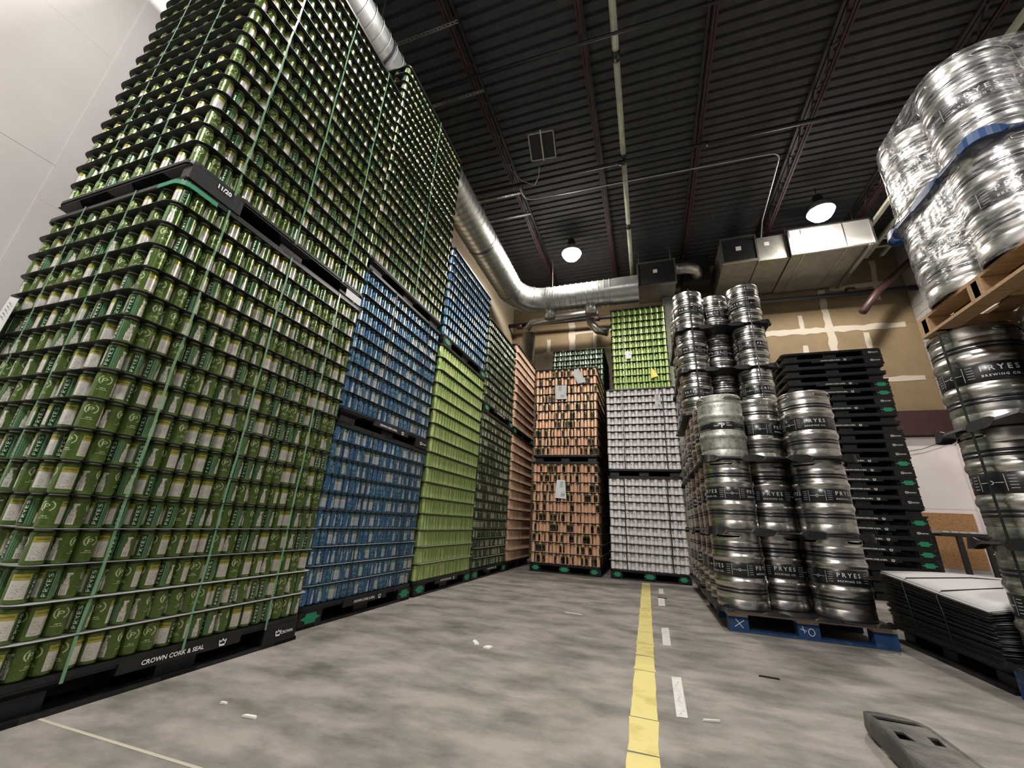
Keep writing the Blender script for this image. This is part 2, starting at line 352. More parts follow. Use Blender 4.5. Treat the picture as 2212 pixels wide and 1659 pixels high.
for y in (2.3, 5.6): ob('hanger_band', MB().tube([(0, 0, 0), (0, .03, 0)], DR+.012, 40, caps=False).mesh('hanger_band', 'pipe_black'), dt, (DX, y, DZ))
for x in (-1.95, -1.0): ob('duct_stub', MB().tube([(x, DY, DZ-.2), (x, DY, DZ-.48)], .13, 20).mesh('duct_stub', 'galvanised'), dt)
pipe('branch_duct', 'small round duct hanging behind the back run of spiral duct', 'duct', [(-2.75, 8.9, 5.55), (-2.6, 8.75, 5.62), (-1.2, 8.7, 5.66), (-.9, 8.7, 5.66)], .10, 'galvanised', 20)
pipe('flexible_duct', 'curved silver flexible duct end beside the lime cans', 'duct', [(-1.15, 8.9, 5.75), (-1.12, 8.9, 5.5), (-.95, 8.9, 5.28), (-.7, 8.9, 5.20)], .1, 'galvanised', 18)
pipe('riser_duct', 'vertical round metal duct rising behind the salmon can load', 'duct', [(-2.76, 9.02, .0), (-2.76, 9.02, 5.42)], .17, 'galvanised', 24)
t = pipe('sprinkler_main', 'thick black pipe running low along the whole back wall', 'pipe', [(XL, 9.25, 5.86), (XR, 9.25, 5.72)], .055, 'pipe_black', 14)
for x in (-3.1, -1.0, 4.4): ob('coupling', MB().tube([(x-.07, 9.25, 5.81), (x+.07, 9.25, 5.81)], .075, 12).mesh('coupling', 'steel_red'), t)
pipe('sprinkler_branch', 'dark red pipe branch angled at the back right corner', 'pipe', [(4.35, 8.9, 5.1), (4.7, 8.95, 5.55), (5.4, 9.0, 6.2), (XR-.008, 9.0, 6.3)], .07, 'steel_red', 12)

def duct_box(name, label, x0, x1, y0, y1, z0, z1, front, body, seams=(), label_at=None, flange=True):
    t = thing(name, label, 'duct', (0, 0, 0))
    ob('duct_body', boxm('duct_body', body, x0, x1, y0+.004, y1, z0, z1), t)
    ob('front_panel', boxm('front_panel', front, x0+.01, x1-.01, y0, y0+.004, z0+.01, z1-.01), t)
    if flange:
        f = MB()
        f.box(x0-.02, x1+.02, y0-.02, y0+.02, z0-.02, z0+.012).box(x0-.02, x1+.02, y0-.02, y0+.02, z1-.012, z1+.02).box(x0-.02, x0+.012, y0-.02, y0+.02, z0, z1).box(x1-.012, x1+.02, y0-.02, y0+.02, z0, z1)
        ob('flange', f.mesh('flange', 'galvanised'), t)
    for x in seams: ob('seam', boxm('seam', 'galvanised', x-.008, x+.008, y0-.01, y1, z0-.01, z1+.01), t)
    if label_at:
        for (lx, lz, s) in label_at: ob('sticker', boxm('sticker', 'paper', lx-s, lx+s, y0-.006, y0-.001, lz-s, lz+s), t)
    return t
duct_box('plenum_box', 'black square duct box with white sticker above the lime cans', .06, .86, 8.2, 9.0, 5.93, 6.53, 'duct_black', 'galv_dull', label_at=[(.44, 6.28, .045)])
duct_box('plenum_box', 'dark duct box with two stickers set back above the first', .1, .78, 9.1, 9.55, 6.62, 7.149, 'duct_black', 'duct_black', label_at=[(.45, 6.9, .04), (.45, 6.78, .04)], flange=False)
duct_box('air_plenum', 'tall grey galvanised plenum rising behind the lime can load', 0.60, 1.08, 8.80, 9.18, 1.2, 5.9, 'galv_dull', 'galv_dull')
pipe('duct_connector', 'short round silver duct between the two dark duct boxes', 'duct', [(.862, 8.35, 6.36), (1.1, 8.36, 6.36), (1.28, 8.44, 6.36), (1.35, 8.6, 6.36), (1.36, 8.699, 6.36)], .13, 'galvanised', 20)
duct_box('dark_plenum', 'plain dark duct box between the sticker boxes near the ceiling', 1.05, 1.65, 8.7, 9.3, 6.2, 6.85, 'duct_black', 'duct_black', flange=False)
duct_box('elbow_box', 'dark duct box with one sticker left of the shiny duct', 1.80, 2.45, 8.05, 9.45, 6.13, 6.72, 'duct_black', 'galv_dull', label_at=[(2.12, 6.45, .05)])
duct_box('transition_box', 'narrow grey duct section with sticker joining the shiny duct', 2.46, 3.02, 8.1, 9.45, 6.11, 6.68, 'galv_dull', 'galv_dull', label_at=[(2.66, 6.5, .045)], flange=False)
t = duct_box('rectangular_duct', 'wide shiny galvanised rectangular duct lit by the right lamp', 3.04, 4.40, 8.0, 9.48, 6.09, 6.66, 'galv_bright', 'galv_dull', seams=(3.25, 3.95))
ob('strut_rail', MB().box(4.28, 4.33, 7.95, 9.5, 6.03, 6.07).mesh('strut_rail', 'galvanised'), t)

for nm_, pts_ in (('plenum_box', ((.1, 8.4, 6.5), (.8, 8.4, 6.5))), ('dark_plenum', ((1.2, 9.0, 6.8), (1.5, 9.0, 6.8))), ('elbow_box', ((1.9, 8.8, 6.7), (2.3, 8.8, 6.7))), ('transition_box', ((2.7, 8.8, 6.6),)), ('rectangular_duct', ((3.1, 8.3, 6.6), (4.3, 8.3, 6.6))), ('spiral_duct', ((-2.74, 2.315, 6.03), (-2.74, 5.615, 6.03), (-1.9, 8.0, 6.03)))):
    for p_ in pts_: ob('hanger_rod', MB().tube([p_, (p_[0], p_[1], ZC)], .006, 6).mesh('hanger_rod', 'galv_dull'), bpy.data.objects[nm_])

# ---------------------------------------------------------------- printed cans
GLY = {'P': ['1110', '1001', '1001', '1110', '1000', '1000', '1000'], 'R': ['1110', '1001', '1001', '1110', '1100', '1010', '1001'], 'Y': ['1001', '1001', '0110', '0110', '0010', '0010', '0010'],
       'E': ['1111', '1000', '1000', '1110', '1000', '1000', '1111'], 'S': ['0111', '1000', '1000', '0110', '0001', '0001', '1110']}
def art(W, H, c):
    """label print as a colour grid (row 0 = bottom), c = dict of colours, kind of layout"""
    rg = np.random.RandomState(3); A = np.zeros((H, W, 3)); A[:] = c['base']
    if c.get('speck') is not None:
        s = rg.rand(H, W) < .35; A[s] = c['speck']
    def R(u0, u1, v0, v1, col): A[int(v0*H):int(v1*H), int(u0*W):int(u1*W)] = col
    ink, white, dark = c['ink'], c['white'], c['dark']
    lay = c['layout']
    if lay == 'pryes':
        # (P) mark
        yy, xx = np.mgrid[0:H, 0:W]; u = (xx/W-.15)*2*PI*.033/.11; v = (yy/H-.72)
        rr = np.sqrt(u*u+v*v); A[(rr > .165) & (rr < .20) & (np.abs(u) > .085)] = ink
        for r, row in enumerate(GLY['P']):
            for q, ch in enumerate(row):
                if ch == '1': R(.108+q*.021, .108+(q+1)*.0212, .82-(r+1)*.029, .82-r*.029, ink)
        for v0, u0, u1 in ((.36, .11, .19), (.29, .07, .235)):
            k = u0
            while k < u1: R(k, k+.012, v0, v0+.035, ink); k += .019
        R(.335, .575, .10, .72, white); R(.335, .575, .72, .93, c['top'])
        yy2 = rg.rand(H, W) < .13; M = np.zeros((H, W), bool); M[int(.14*H):int(.6*H), int(.36*W):int(.555*W)] = 1; A[M & yy2] = c['dot']
        R(.36, .55, .80, .86, c['topink'])
        R(.60, .715, .04, .96, dark)
        for i, ch in enumerate('PRYES'):      # letters read upwards
            g = GLY[ch]
            for r in range(7):
                for q in range(4):
                    if g[r][q] == '1': R(.625+r*.0095, .625+(r+1)*.0098, .10+i*.165+q*.030, .10+i*.165+(q+1)*.031, ink)
        R(.715, .80, .04, .96, c['stripe']); R(.745, .755, .06, .9, c['dark']); R(.775, .782, .06, .9, c['dark'])
        # bottle with barcode
        R(.825, .935, .08, .46, white); R(.84, .92, .46, .62, white); R(.855, .905, .62, .78, white); R(.845, .93, .78, .86, white)
        for k in range(6): R(.85+k*.012, .854+k*.012, .12, .28, c['dot'])
        for v in (.42, .5, .58, .66): R(.83, .93, v, v+.012, c['stripe'])
    elif lay == 'stripes':
        for u0, w_, col in ((.05, .05, 'light'), (.14, .03, 'dark'), (.22, .08, 'light'), (.36, .03, 'dark'), (.45, .17, 'white'), (.66, .02, 'dark'), (.72, .06, 'light'), (.84, .03, 'dark'), (.90, .05, 'light')):
            R(u0, u0+w_, .06, .94, c[col])
        for v in (.25, .5, .62): R(.47, .6, v, v+.02, c['dot'])
        R(.47, .6, .8, .88, c['base'])
    elif lay == 'panel':
        R(.28, .58, .06, .74, dark); R(.28, .58, .74, .90, c['top'])
        for v in (.2, .32, .5): R(.35, .42, v, v+.03, ink)
        yy, xx = np.mgrid[0:H, 0:W]
        for u0 in (.12, .78):
            u = (xx/W-u0)*2*PI*.033/.146; v = yy/H-.86; rr = np.sqrt(u*u+v*v); A[rr < .085] = dark; A[(rr < .055) & (rr > .035)] = c['base']
        R(.62, .645, .1, .8, c['stripe']); R(.93, .94, .1, .9, c['stripe'])
    elif lay == 'plain':
        for k in range(16):
            u0, v0 = rg.rand(), .55+.3*rg.rand()
            if u0 < .45: R(u0, u0+.03, v0, v0+.05+.08*rg.rand(), dark)
        R(.6, .64, .45, .85, dark); R(.66, .67, .1, .9, c['stripe'])
    elif lay == 'wood':
        for k in range(14):
            u0 = rg.rand(); R(u0, u0+.01+.02*rg.rand(), .05, .95, c['stripe'])
        R(.1, .26, .1, .9, c['light'])
        for k in range(26):
            u0, v0 = rg.rand(), rg.rand()*.9; R(u0, u0+.015, v0, v0+.04, dark)
    return A
def can_mesh(name, h, c, W=96, H=48, matte=False):
    r = .0323; A = art(W, H, c); nb = H
    prof = [(.024, .0), (.0285, .0015)]; body0, body1 = .007, h-.0155
    zs = np.linspace(body0, body1, nb+1); prof += [(r, z) for z in zs]
    prof += [(.0318, h-.013), (.0295, h-.007), (.0268, h-.0035), (.0264, h-.001), (.0278, h), (.0272, h-.0004), (.0255, h-.002), (.0255, h-.02)]
    np_ = len(prof); vs = []
    for rr, z in prof:
        for j in range(W):
            a = 2*PI*j/W; vs.append((rr*math.cos(a), rr*math.sin(a), z))
    fs = []; mi = []; 
    for i in range(np_-1):
        m = 0 if 1 <= i < 2+nb+2 else (2 if i >= np_-2 else 1)
        for j in range(W): fs.append((i*W+j, i*W+(j+1) % W, (i+1)*W+(j+1) % W, (i+1)*W+j)); mi.append(m)
    fs.append(tuple(range((np_-1)*W, np_*W))); mi.append(2); fs.append(tuple(range(W))[::-1]); mi.append(1)
    me = bpy.data.meshes.new(name); me.from_pydata(vs, [], fs)
    for m in ('can_matte' if matte else 'can_print', 'aluminium', 'can_inside'): me.materials.append(MATS[m])
    me.polygons.foreach_set('material_index', mi); me.polygons.foreach_set('use_smooth', [True]*len(fs)); me.update()
    a = me.color_attributes.new('print', 'FLOAT_COLOR', 'CORNER'); n = len(me.loops); buf = np.ones((n, 4), np.float32); buf[:, :3] = c['base']
    idx = 0; starts = np.array([p.loop_start for p in me.polygons]); tot = np.array([p.loop_total for p in me.polygons])
    for i in range(1, np_-1):
        row = min(max(i-2, 0), nb-1); rowc = A[row] if 2 <= i < 2+nb else (np.array(c['base'])[None].repeat(W, 0))
        for j in range(W):
            s = starts[i*W+j]; buf[s:s+4, :3] = rowc[j]
    a.data.foreach_set('color', buf.ravel()); return me
G = (.75, .80, .62)
KIND = {
 'green': dict(layout='pryes', base=(.105, .17, .030), speck=(.055, .105, .02), ink=(.62, .70, .42), white=(.70, .67, .62), dark=(.006, .045, .020), top=(.42, .40, .07), topink=(.22, .20, .03), dot=(.25, .22, .2), stripe=(.12, .26, .12), h=.1195, word='dark green can'),
 'blue': dict(layout='pryes', base=(.055, .17, .29), speck=(.04, .135, .245), ink=(.40, .60, .72), white=(.62, .66, .70), dark=(.012, .06, .20), top=(.33, .38, .20), topink=(.2, .25, .15), dot=(.25, .3, .35), stripe=(.07, .22, .42), h=.1195, word='blue can'),
 'lime': dict(layout='stripes', base=(.37, .53, .15), ink=G, white=(.60, .68, .30), dark=(.20, .36, .05), light=(.56, .72, .34), dot=(.3, .4, .1), h=.154, word='tall lime can'),
 'olive': dict(layout='pryes', base=(.055, .085, .025), speck=(.04, .065, .02), ink=(.45, .52, .38), white=(.50, .54, .42), dark=(.012, .03, .014), top=(.35, .38, .2), topink=(.15, .15, .05), dot=(.2, .2, .15), stripe=(.10, .16, .08), h=.1195, word='olive green can'),
 'salmon': dict(layout='wood', base=(.86, .58, .41), ink=G, white=(.75, .6, .5), dark=(.30, .15, .08), light=(.80, .50, .32), stripe=(.45, .22, .12), h=.154, word='tall salmon can'),
 'orange': dict(layout='panel', base=(.90, .56, .37), ink=(.5, .5, .45), white=(.7, .5, .4), dark=(.015, .014, .012), top=(.10, .16, .035), stripe=(.5, .2, .08), h=.154, word='tall orange can'),
 'white': dict(layout='plain', base=(.86, .81, .805), ink=G, white=(.6, .6, .6), dark=(.06, .05, .05), stripe=(.35, .3, .3), h=.1195, word='white can'),
 'mint': dict(layout='pryes', base=(.10, .17, .09), speck=(.07, .12, .06), ink=(.5, .6, .5), white=(.62, .68, .62), dark=(.02, .05, .03), top=(.5, .58, .45), topink=(.3, .4, .3), dot=(.4, .4, .35), stripe=(.4, .52, .4), h=.1195, word='pale green can'),
}
for k, c in KIND.items():
    c['mesh'] = can_mesh('drink_can', c['h'], c, *((128, 80) if k == 'green' else (96, 60) if k == 'blue' else (64, 28)), matte=k in ('white', 'salmon'))

# ---------------------------------------------------------------- black plastic pallets
PW, PL, PH = 1.12, 1.31, .13
def block_prism(cx, cy, wx, wy):
    m = MB(); a, b, A, B = wx/2, wy/2, wx/2+.035, wy/2+.045
    z = [.018, .075, .10]; lv = [(a, b), (a, b), (A, B)]
    vs = [(cx+sx*min(q[0], 9), cy+sy*q[1], zz) for q, zz in zip(lv, z) for sx, sy in ((-1, -1), (1, -1), (1, 1), (-1, 1))]
    fs = [(i*4+j, i*4+(j+1) % 4, i*4+4+(j+1) % 4, i*4+4+j) for i in range(2) for j in range(4)]+[(3, 2, 1, 0)]
    return m.add(vs, fs)
bl_mesh = block_prism(0, 0, .14, .17).mesh('block', 'pallet_plastic')
deck_m = MB().prism(rrect(-PW/2, PW/2, -PL/2, PL/2, .05), .10, .124)
deck_m.prism(rrect(-PW/2-.006, PW/2+.006, -PL/2-.006, PL/2+.006, .05), .112, .13)
deck_mesh = deck_m.mesh('deck', 'pallet_plastic')
run_y = boxm('runner', 'pallet_plastic', -.07, .07, -PL/2, PL/2, 0, .018)
run_x = boxm('runner', 'pallet_plastic', -PW/2, PW/2, -.075, .075, .0005, .0185)
def patch(w_, h_):      # green painted hexagon mark, in the xz plane
    m = MB(); p = [(-w_*.55, 0), (-w_*.3, -h_*.22), (-w_*.28, -h_/2), (w_*.28, -h_/2), (w_*.3, -h_*.22), (w_*.55, 0), (w_*.3, h_*.22), (w_*.28, h_/2), (-w_*.28, h_/2), (-w_*.3, h_*.22)]
    n = len(p); m.add([(x, -.002, z) for x, z in p]+[(x, 0, z) for x, z in p], [tuple(range(n))]+[(i, n+i, n+(i+1) % n, (i+1) % n) for i in range(n)])
    return m.mesh('green_mark', 'green_paint')
pt_small, pt_big = patch(.12, .06), patch(.16, .06)
def lettering(s, size, bold=.002):
    v, f = text_geo(s, size, 1.0, bold); m = MB(); m.add([(x, -.0015, y) for x, y, _ in v], f); return m.mesh('lettering', 'white_ink')
tx_main = lettering('CROWN CORK & SEAL', .025, .0005); tx_small = lettering('CROWN', .021, .0004); tx_date = lettering('11/20', .034, .0012)
cm = MB()      # crown outline mark
CS = .68
for a, b in (((-.02, 0), (-.026, .03)), ((-.026, .03), (-.010, .018)), ((-.010, .018), (0, .036)), ((0, .036), (.010, .018)), ((.010, .018), (.026, .03)), ((.026, .03), (.02, 0)), ((-.02, 0), (.02, 0)), ((-.02, -.006), (.02, -.006))):
    a, b = (a[0]*CS, a[1]*CS), (b[0]*CS, b[1]*CS); dx, dz = b[0]-a[0], b[1]-a[1]; L = math.hypot(dx, dz); nx, nz = -dz/L*.0022, dx/L*.0022
    cm.add([(a[0]-nx, -.0015, a[1]-nz), (b[0]-nx, -.0015, b[1]-nz), (b[0]+nx, -.0015, b[1]+nz), (a[0]+nx, -.0015, a[1]+nz)], [(0, 1, 2, 3)])
crown_mesh = cm.mesh('crown_mark', 'white_ink')
ROT_R = (0, 0, PI/2)          # faces +x
def pallet(label, x0, y0, z0, marks='', group='black plastic pallets', turned=False):
    """x0,y0 = left front corner. marks: f green marks on front, s on side corners, t text on right side, T text on front (turned pallet)"""
    w_, l_ = (PL, PW) if turned else (PW, PL)
    t = thing('plastic_pallet', label, 'pallet', (x0+w_/2, y0+l_/2, z0), (0, 0, PI/2 if turned else 0), group)
    ob('deck', deck_mesh, t)
    for i in (-1, 0, 1):
        for j in (-1, 0, 1): ob('block', bl_mesh, t, (i*(PW/2-.105), j*(PL/2-.13), 0))
        ob('runner', run_y, t, (i*(PW/2-.07), 0, 0))
    for j in (-1, 0, 1): ob('runner', run_x, t, (0, j*(PL/2-.075), 0))
    if turned:    # front of the world is local -? : rotated +90, local +x faces world +y, local -x faces -y
        side = lambda u, z, me, s=1: ob(me.name.split('.')[0], me, t, (-PW/2-.008, -u, z), (0, 0, -PI/2), )
    else: side = None
    if 'f' in marks:
        for u, me in ((-PW/2+.10, pt_small), (0, pt_big), (PW/2-.10, pt_small)): ob('green_mark', me, t, (u, -PL/2+.035 if False else -PL/2-.001, .062))
        for u in (-1, 0, 1): ob('end_block', boxm('end_block', 'pallet_plastic', u*(PW/2-.08)-.08, u*(PW/2-.08)+.08, -PL/2, -PL/2+.06, .018, .1), t)
    if 's' in marks:
        for u in (-PL/2+.10, PL/2-.10): ob('green_mark', pt_big, t, (PW/2+.001, u, .06), ROT_R); ob('end_block', boxm('end_block', 'pallet_plastic', PW/2-.06, PW/2, u-.1, u+.1, .018, .1), t)
    if 't' in marks:
        ob('lettering', tx_main, t, (PW/2+.008, -.02 if 's' in marks else -.05, .095), ROT_R); ob('crown_mark', crown_mesh, t, (PW/2+.008, .17, .085), ROT_R)
        ob('lip', boxm('lip', 'pallet_plastic', PW/2-.03, PW/2+.006, -.26, .27, .072, .112), t)
    if 'c' in marks:
        ob('crown_mark', crown_mesh, t, (PW/2+.008, PL/2-.15, .056), ROT_R); ob('lettering', tx_small, t, (PW/2+.008, PL/2-.09, .062), ROT_R)
        ob('end_block', boxm('end_block', 'pallet_plastic', PW/2-.06, PW/2+.006, PL/2-.24, PL/2-.02, .018, .11), t)
    if 'd' in marks:
        ob('lettering', tx_date, t, (PW/2+.008, -PL/2+.17, .088), ROT_R); ob('end_block', boxm('end_block', 'pallet_plastic', PW/2-.06, PW/2+.006, -PL/2+.01, -PL/2+.28, .018, .11), t)
        ob('label', boxm('label', 'paper', PW/2+.006, PW/2+.008, PL/2-.19, PL/2-.03, .025, .085), t)
    if turned:
        if 'T' in marks: side(-.02, .10, tx_main); side(.17, .09, crown_mesh); ob('lip', boxm('lip', 'pallet_plastic', -PW/2-.006, -PW/2+.03, -.27, .27, .075, .112), t)
        if 'G' in marks: side(PL/2-.11, .06, pt_big); ob('end_block', boxm('end_block', 'pallet_plastic', -PW/2, -PW/2+.05, -PL/2+.01, -PL/2+.2, .018, .1), t)
        if 'C' in marks: side(PL/2-.15, .056, crown_mesh); side(PL/2-.09, .06, tx_small); ob('end_block', boxm('end_block', 'pallet_plastic', -PW/2-.006, -PW/2+.05, -PL/2+.01, -PL/2+.24, .018, .11), t)
    return t

# ---------------------------------------------------------------- can loads
SH = {}
def sheet_mesh(w_, l_, th=.003, r=.07):
    k = (w_, l_, th)
    if k not in SH: 
        g = MB().prism(rrect(-w_/2, w_/2, -l_/2, l_/2, r), 0, th); g.m[1] = 1; SH[k] = g.mesh('layer_sheet', 'sheet_plastic', 'sheet_top')
    return SH[k]
def project(p):
    v = Vector(p)-Vector((0, 0, CH)); z = v.dot(FW)
    return (-1, -1, z) if z < .1 else (1106+CF*v.dot(RT)/z, 829.5-CF*v.dot(UP)/z, z)
CANS = {k: [] for k in KIND}
NX, NY, PX, PY = 19, 20, .0575, .0652
def load(name, kind, x0, y0, z0, layers, vis, zmin=0, depth=2):
    """cans of one load: hex packed; outer rings only. name is used in the labels. vis: faces seen (R right, F front)"""
    h = KIND[kind]['h']; p = h+.003; mx = (PW-(NX-1)*PX)/2; my = (PL-(NY-1)*PY)/2
    for k in range(layers):
        z = z0+.0005+k*p
        dx, dy = random.gauss(0, .0025), random.gauss(0, .003)
        for i in range(NX):
            n = NY if i % 2 == 0 else NY-1
            for j in range(n):
                ex, ey = i >= NX-depth or i < depth, j < depth or j >= n-depth
                if not (ex or ey): continue
                x = x0+mx+i*PX+dx; y = y0+my+(j+(0 if n == NY else .5))*PY+dy
                face = None
                if 'R' in vis and i == NX-1: face = 'R'
                elif 'F' in vis and j == 0 and z > zmin: face = 'F'
                sc = 1e9
                if face:
                    u, v, d_ = project((x, y, z+h/2))
                    if -20 < u < 2232 and -30 < v < 1680: sc = d_
                lab = None
                if face:
                    lab = (name, k, face, j+1, i)
                CANS[kind].append((sc, x, y, z, lab))
        if k < layers-1 or True:
            sm_ = sheet_mesh(round(PW+.035, 3), round(PL+.035, 3))
            if k == layers-1: continue
            t = thing('layer_sheet', f'thin black layer sheet above the {ORD[k]} can layer of the {name}', 'sheet', (x0+PW/2+dx*1.5, y0+PL/2+dy*1.5, z+h+.0004), (0, 0, random.gauss(0, .002)), f'layer sheets of the {name}', sm_)
    ztop = z0+layers*p
    t = thing('top_frame', f'black top frame covering the {name}', 'frame', (x0+PW/2, y0+PL/2, ztop-.003), group='top frames of the can loads')
    f = MB().prism(rrect(-PW/2-.008, PW/2+.008, -PL/2-.008, PL/2+.008, .05), .0, .006).mesh('frame_plate', 'sheet_plastic'); ob('frame_plate', f, t)
    e = MB()
    o_, i_ = rrect(-PW/2-.012, PW/2+.012, -PL/2-.012, PL/2+.012, .055), rrect(-PW/2-.004, PW/2+.004, -PL/2-.004, PL/2+.004, .05); n = len(o_)
    e.add([(x, y, -.008) for x, y in o_]+[(x, y, .012) for x, y in o_]+[(x, y, -.008) for x, y in i_]+[(x, y, .012) for x, y in i_],
          [(i, (i+1) % n, n+(i+1) % n, n+i) for i in range(n)]+[(2*n+i, 3*n+i, 3*n+(i+1) % n, 2*n+(i+1) % n) for i in range(n)]+[(n+i, n+(i+1) % n, 3*n+(i+1) % n, 3*n+i) for i in range(n)]+[(i, 2*n+i, 2*n+(i+1) % n, (i+1) % n) for i in range(n)])
    ob('rim', e.mesh('rim', 'sheet_plastic'), t)
    return ztop+.009
def strap(label, pts, wd, m, axis, group):
    """flat band through pts; axis = direction of its width"""
    b = MB(); n = len(pts); d_ = Vector(axis)*wd/2; nrm = Vector((1, 0, 0)) if axis[1] else Vector((0, -1, 0))
    vs = []
    for p in pts:
        for off in (0, .0012):
            q = Vector(p)+nrm*off; vs += [tuple(q-d_), tuple(q+d_)]
    fs = []
    for i in range(n-1):
        a, c = 4*i, 4*i+4; fs += [(a+2, a+3, c+3, c+2), (a, c, c+1, a+1), (a, a+2, c+2, c), (a+1, c+1, c+3, a+3)]
    b.add(vs, fs); thing('strap', label, 'strap', group=group, me=b.mesh('strap', m))
def side_strap(lb, x, y, z0, z1, m, group, wd=.011): strap(lb, [(x-.3, y, z1+.001)]+[(x+.004, y+.004*math.sin(k*2.1), z0+(z1-z0)*(1-k/12)) for k in range(13)], wd, m, (0, 1, 0), group)
def front_strap(lb, x, y, z0, z1, m, group, wd=.011): strap(lb, [(x, y+.3, z1+.001)]+[(x+.004*math.sin(k*1.7), y-.004, z0+(z1-z0)*(1-k/12)) for k in range(13)], wd, m, (1, 0, 0), group)

X1 = -3.17; Y1 = .88
pallet('black pallet on the floor under the nearest green can load', X1, Y1, 0, 'tc')
z = load('nearest lower load', 'green', X1, Y1, .13, 17, 'RF')
t = thing('corner_guard', 'green plastic corner guard on top of the nearest lower load', 'guard', (X1+PW, Y1, z-.002))
P = rrect(-.26, .008, -.008, .34, .06); g = MB()
Q = [(x, y) for x, y in rrect(-.9, .015, -.015, .9, .06)[:6]]; Q = [(-.16, -.015)]+Q+[(.015, .16)]
for (a, b), (c, e) in zip(Q, Q[1:]): g.add([(a, b, -.030), (c, e, -.030), (c, e, -.006), (a, b, -.006), (a-.002, b+.002, -.030), (c-.002, e+.002, -.030), (c-.002, e+.002, -.006), (a-.002, b+.002, -.006)], [(0, 1, 2, 3), (7, 6, 5, 4), (3, 2, 6, 7), (0, 4, 5, 1)])
ob('strip', g.mesh('strip', 'green_paint'), t)
z1a = z
pallet('black pallet marked 11/20 between the two nearest green loads', X1, Y1, z, 'd')
z = load('nearest upper load', 'green', X1, Y1, z+.13, 18, 'RF')
gs = 'green straps on the nearest stack'
for y, n_ in ((1.10, 'nearest its front corner'), (1.51, 'in the middle'), (1.94, 'nearest its far edge')):
    side_strap(f'pale green strap down the aisle side of the nearest lower load, {n_}', X1+PW+.012, y, .1, z1a, 'strap_green', gs)
    side_strap(f'pale green strap down the aisle side of the nearest upper load, {n_}', X1+PW+.012, y, z1a+.1, z, 'strap_green', gs)
for x, n_ in ((-2.80, 'left one'), (-2.38, 'right one')):
    front_strap(f'pale green strap on the near end of the nearest lower load, {n_}', x, Y1-.012, .1, z1a, 'strap_green', gs)
    front_strap(f'pale green strap on the near end of the nearest upper load, {n_}', x, Y1-.012, z1a+.1, z, 'strap_green', gs)
# column 2: blue, blue, green
X2 = -3.29; Y2 = 2.31
pallet('black pallet with green corner marks under the lower blue load', X2, Y2, 0, 'st')
z = load('lower blue load', 'blue', X2, Y2, .13, 10, 'RF', 9); zb = z
pallet('black pallet between the two stacked blue loads', X2, Y2, z, 'tc')
z = load('middle blue load', 'blue', X2, Y2, z+.13, 10, 'R'); zc = z
for y, n_ in ((2.72, 'near one'), (3.34, 'far one')):
    side_strap(f'black strap down the side of the lower blue load, {n_}', X2+PW+.012, y, .1, zb, 'strap_black', 'black straps on the blue loads')
    side_strap(f'black strap down the side of the middle blue load, {n_}', X2+PW+.012, y, zb+.1, zc, 'strap_black', 'black straps on the blue loads')
pallet('black pallet under the tall green load above the blue cans', X2, Y2, z, '')
z = load('second green tower', 'green', X2, Y2, z+.13, 20, 'RF', 4.6)
side_strap('pale strap down the side of the second green tower load', X2+PW+.012, 3.0, zc+.1, z, 'strap_green', 'straps on the second tower')
# column 3: lime, blue
Y3 = 3.69
pallet('black pallet with green corner marks under the lime green load', X2, Y3, 0, 'st')
z = load('aisle lime load', 'lime', X2, Y3, .13, 16, 'RF', 9)
pallet('black pallet between the lime load and the blue load on it', X2, Y3, z, 's')
z = load('blue load over lime', 'blue', X2, Y3, z+.13, 10, 'RF', 2.8)
# column 4: olive green
Y4 = 5.04
pallet('black pallet under the lower olive green load', X2, Y4, 0, 'st')
z = load('lower olive load', 'olive', X2, Y4, .13, 17, 'RF', 9)
pallet('black pallet between the two olive green loads', X2, Y4, z, 'st')
z = load('upper olive load', 'olive', X2, Y4, z+.13, 11, 'RF', 4)
# column 5: salmon
Y5 = 6.40
pallet('black pallet under the lower salmon load', X2, Y5, 0, '')
z = load('lower salmon load', 'salmon', X2, Y5, .13, 13, 'RF', 9); z5 = z
pallet('black pallet between the two salmon loads', X2, Y5, z, 's')
z = load('upper salmon load', 'salmon', X2, Y5, z+.13, 10, 'RF', 3.6)
side_strap('dark strap down the side of the upper salmon load', X2+PW+.012, 7.0, z5+.1, z, 'strap_black', 'straps on the salmon loads')
# back row: orange, white
X6, Y6 = -1.87, 6.65
pallet('black pallet with three green marks under the orange load', X6, Y6, 0, 'f')
z = load('lower orange load', 'orange', X6, Y6, .13, 10, 'RF'); z6 = z
pallet('black pallet between the two orange loads', X6, Y6, z, '')
z = load('upper orange load', 'orange', X6, Y6, z+.13, 10, 'RF'); z6t = z
X7, Y7 = -.61, 6.68
pallet('black pallet with three green marks under the white load', X7, Y7, 0, 'f')
z = load('lower white load', 'white', X7, Y7, .13, 11, 'F'); z7 = z
pallet('black pallet between the two white loads', X7, Y7, z, '')
z = load('upper white load', 'white', X7, Y7, z+.13, 11, 'F')
for x, n_ in ((-.36, 'left one'), (.28, 'right one')):
    front_strap(f'black strap on the front of the lower white load, {n_}', x, Y7-.012, .1, z7, 'strap_black', 'black straps on the white loads', .014)
    front_strap(f'black strap on the front of the upper white load, {n_}', x+.03, Y7-.012, z7+.1, z, 'strap_black', 'black straps on the white loads', .014)
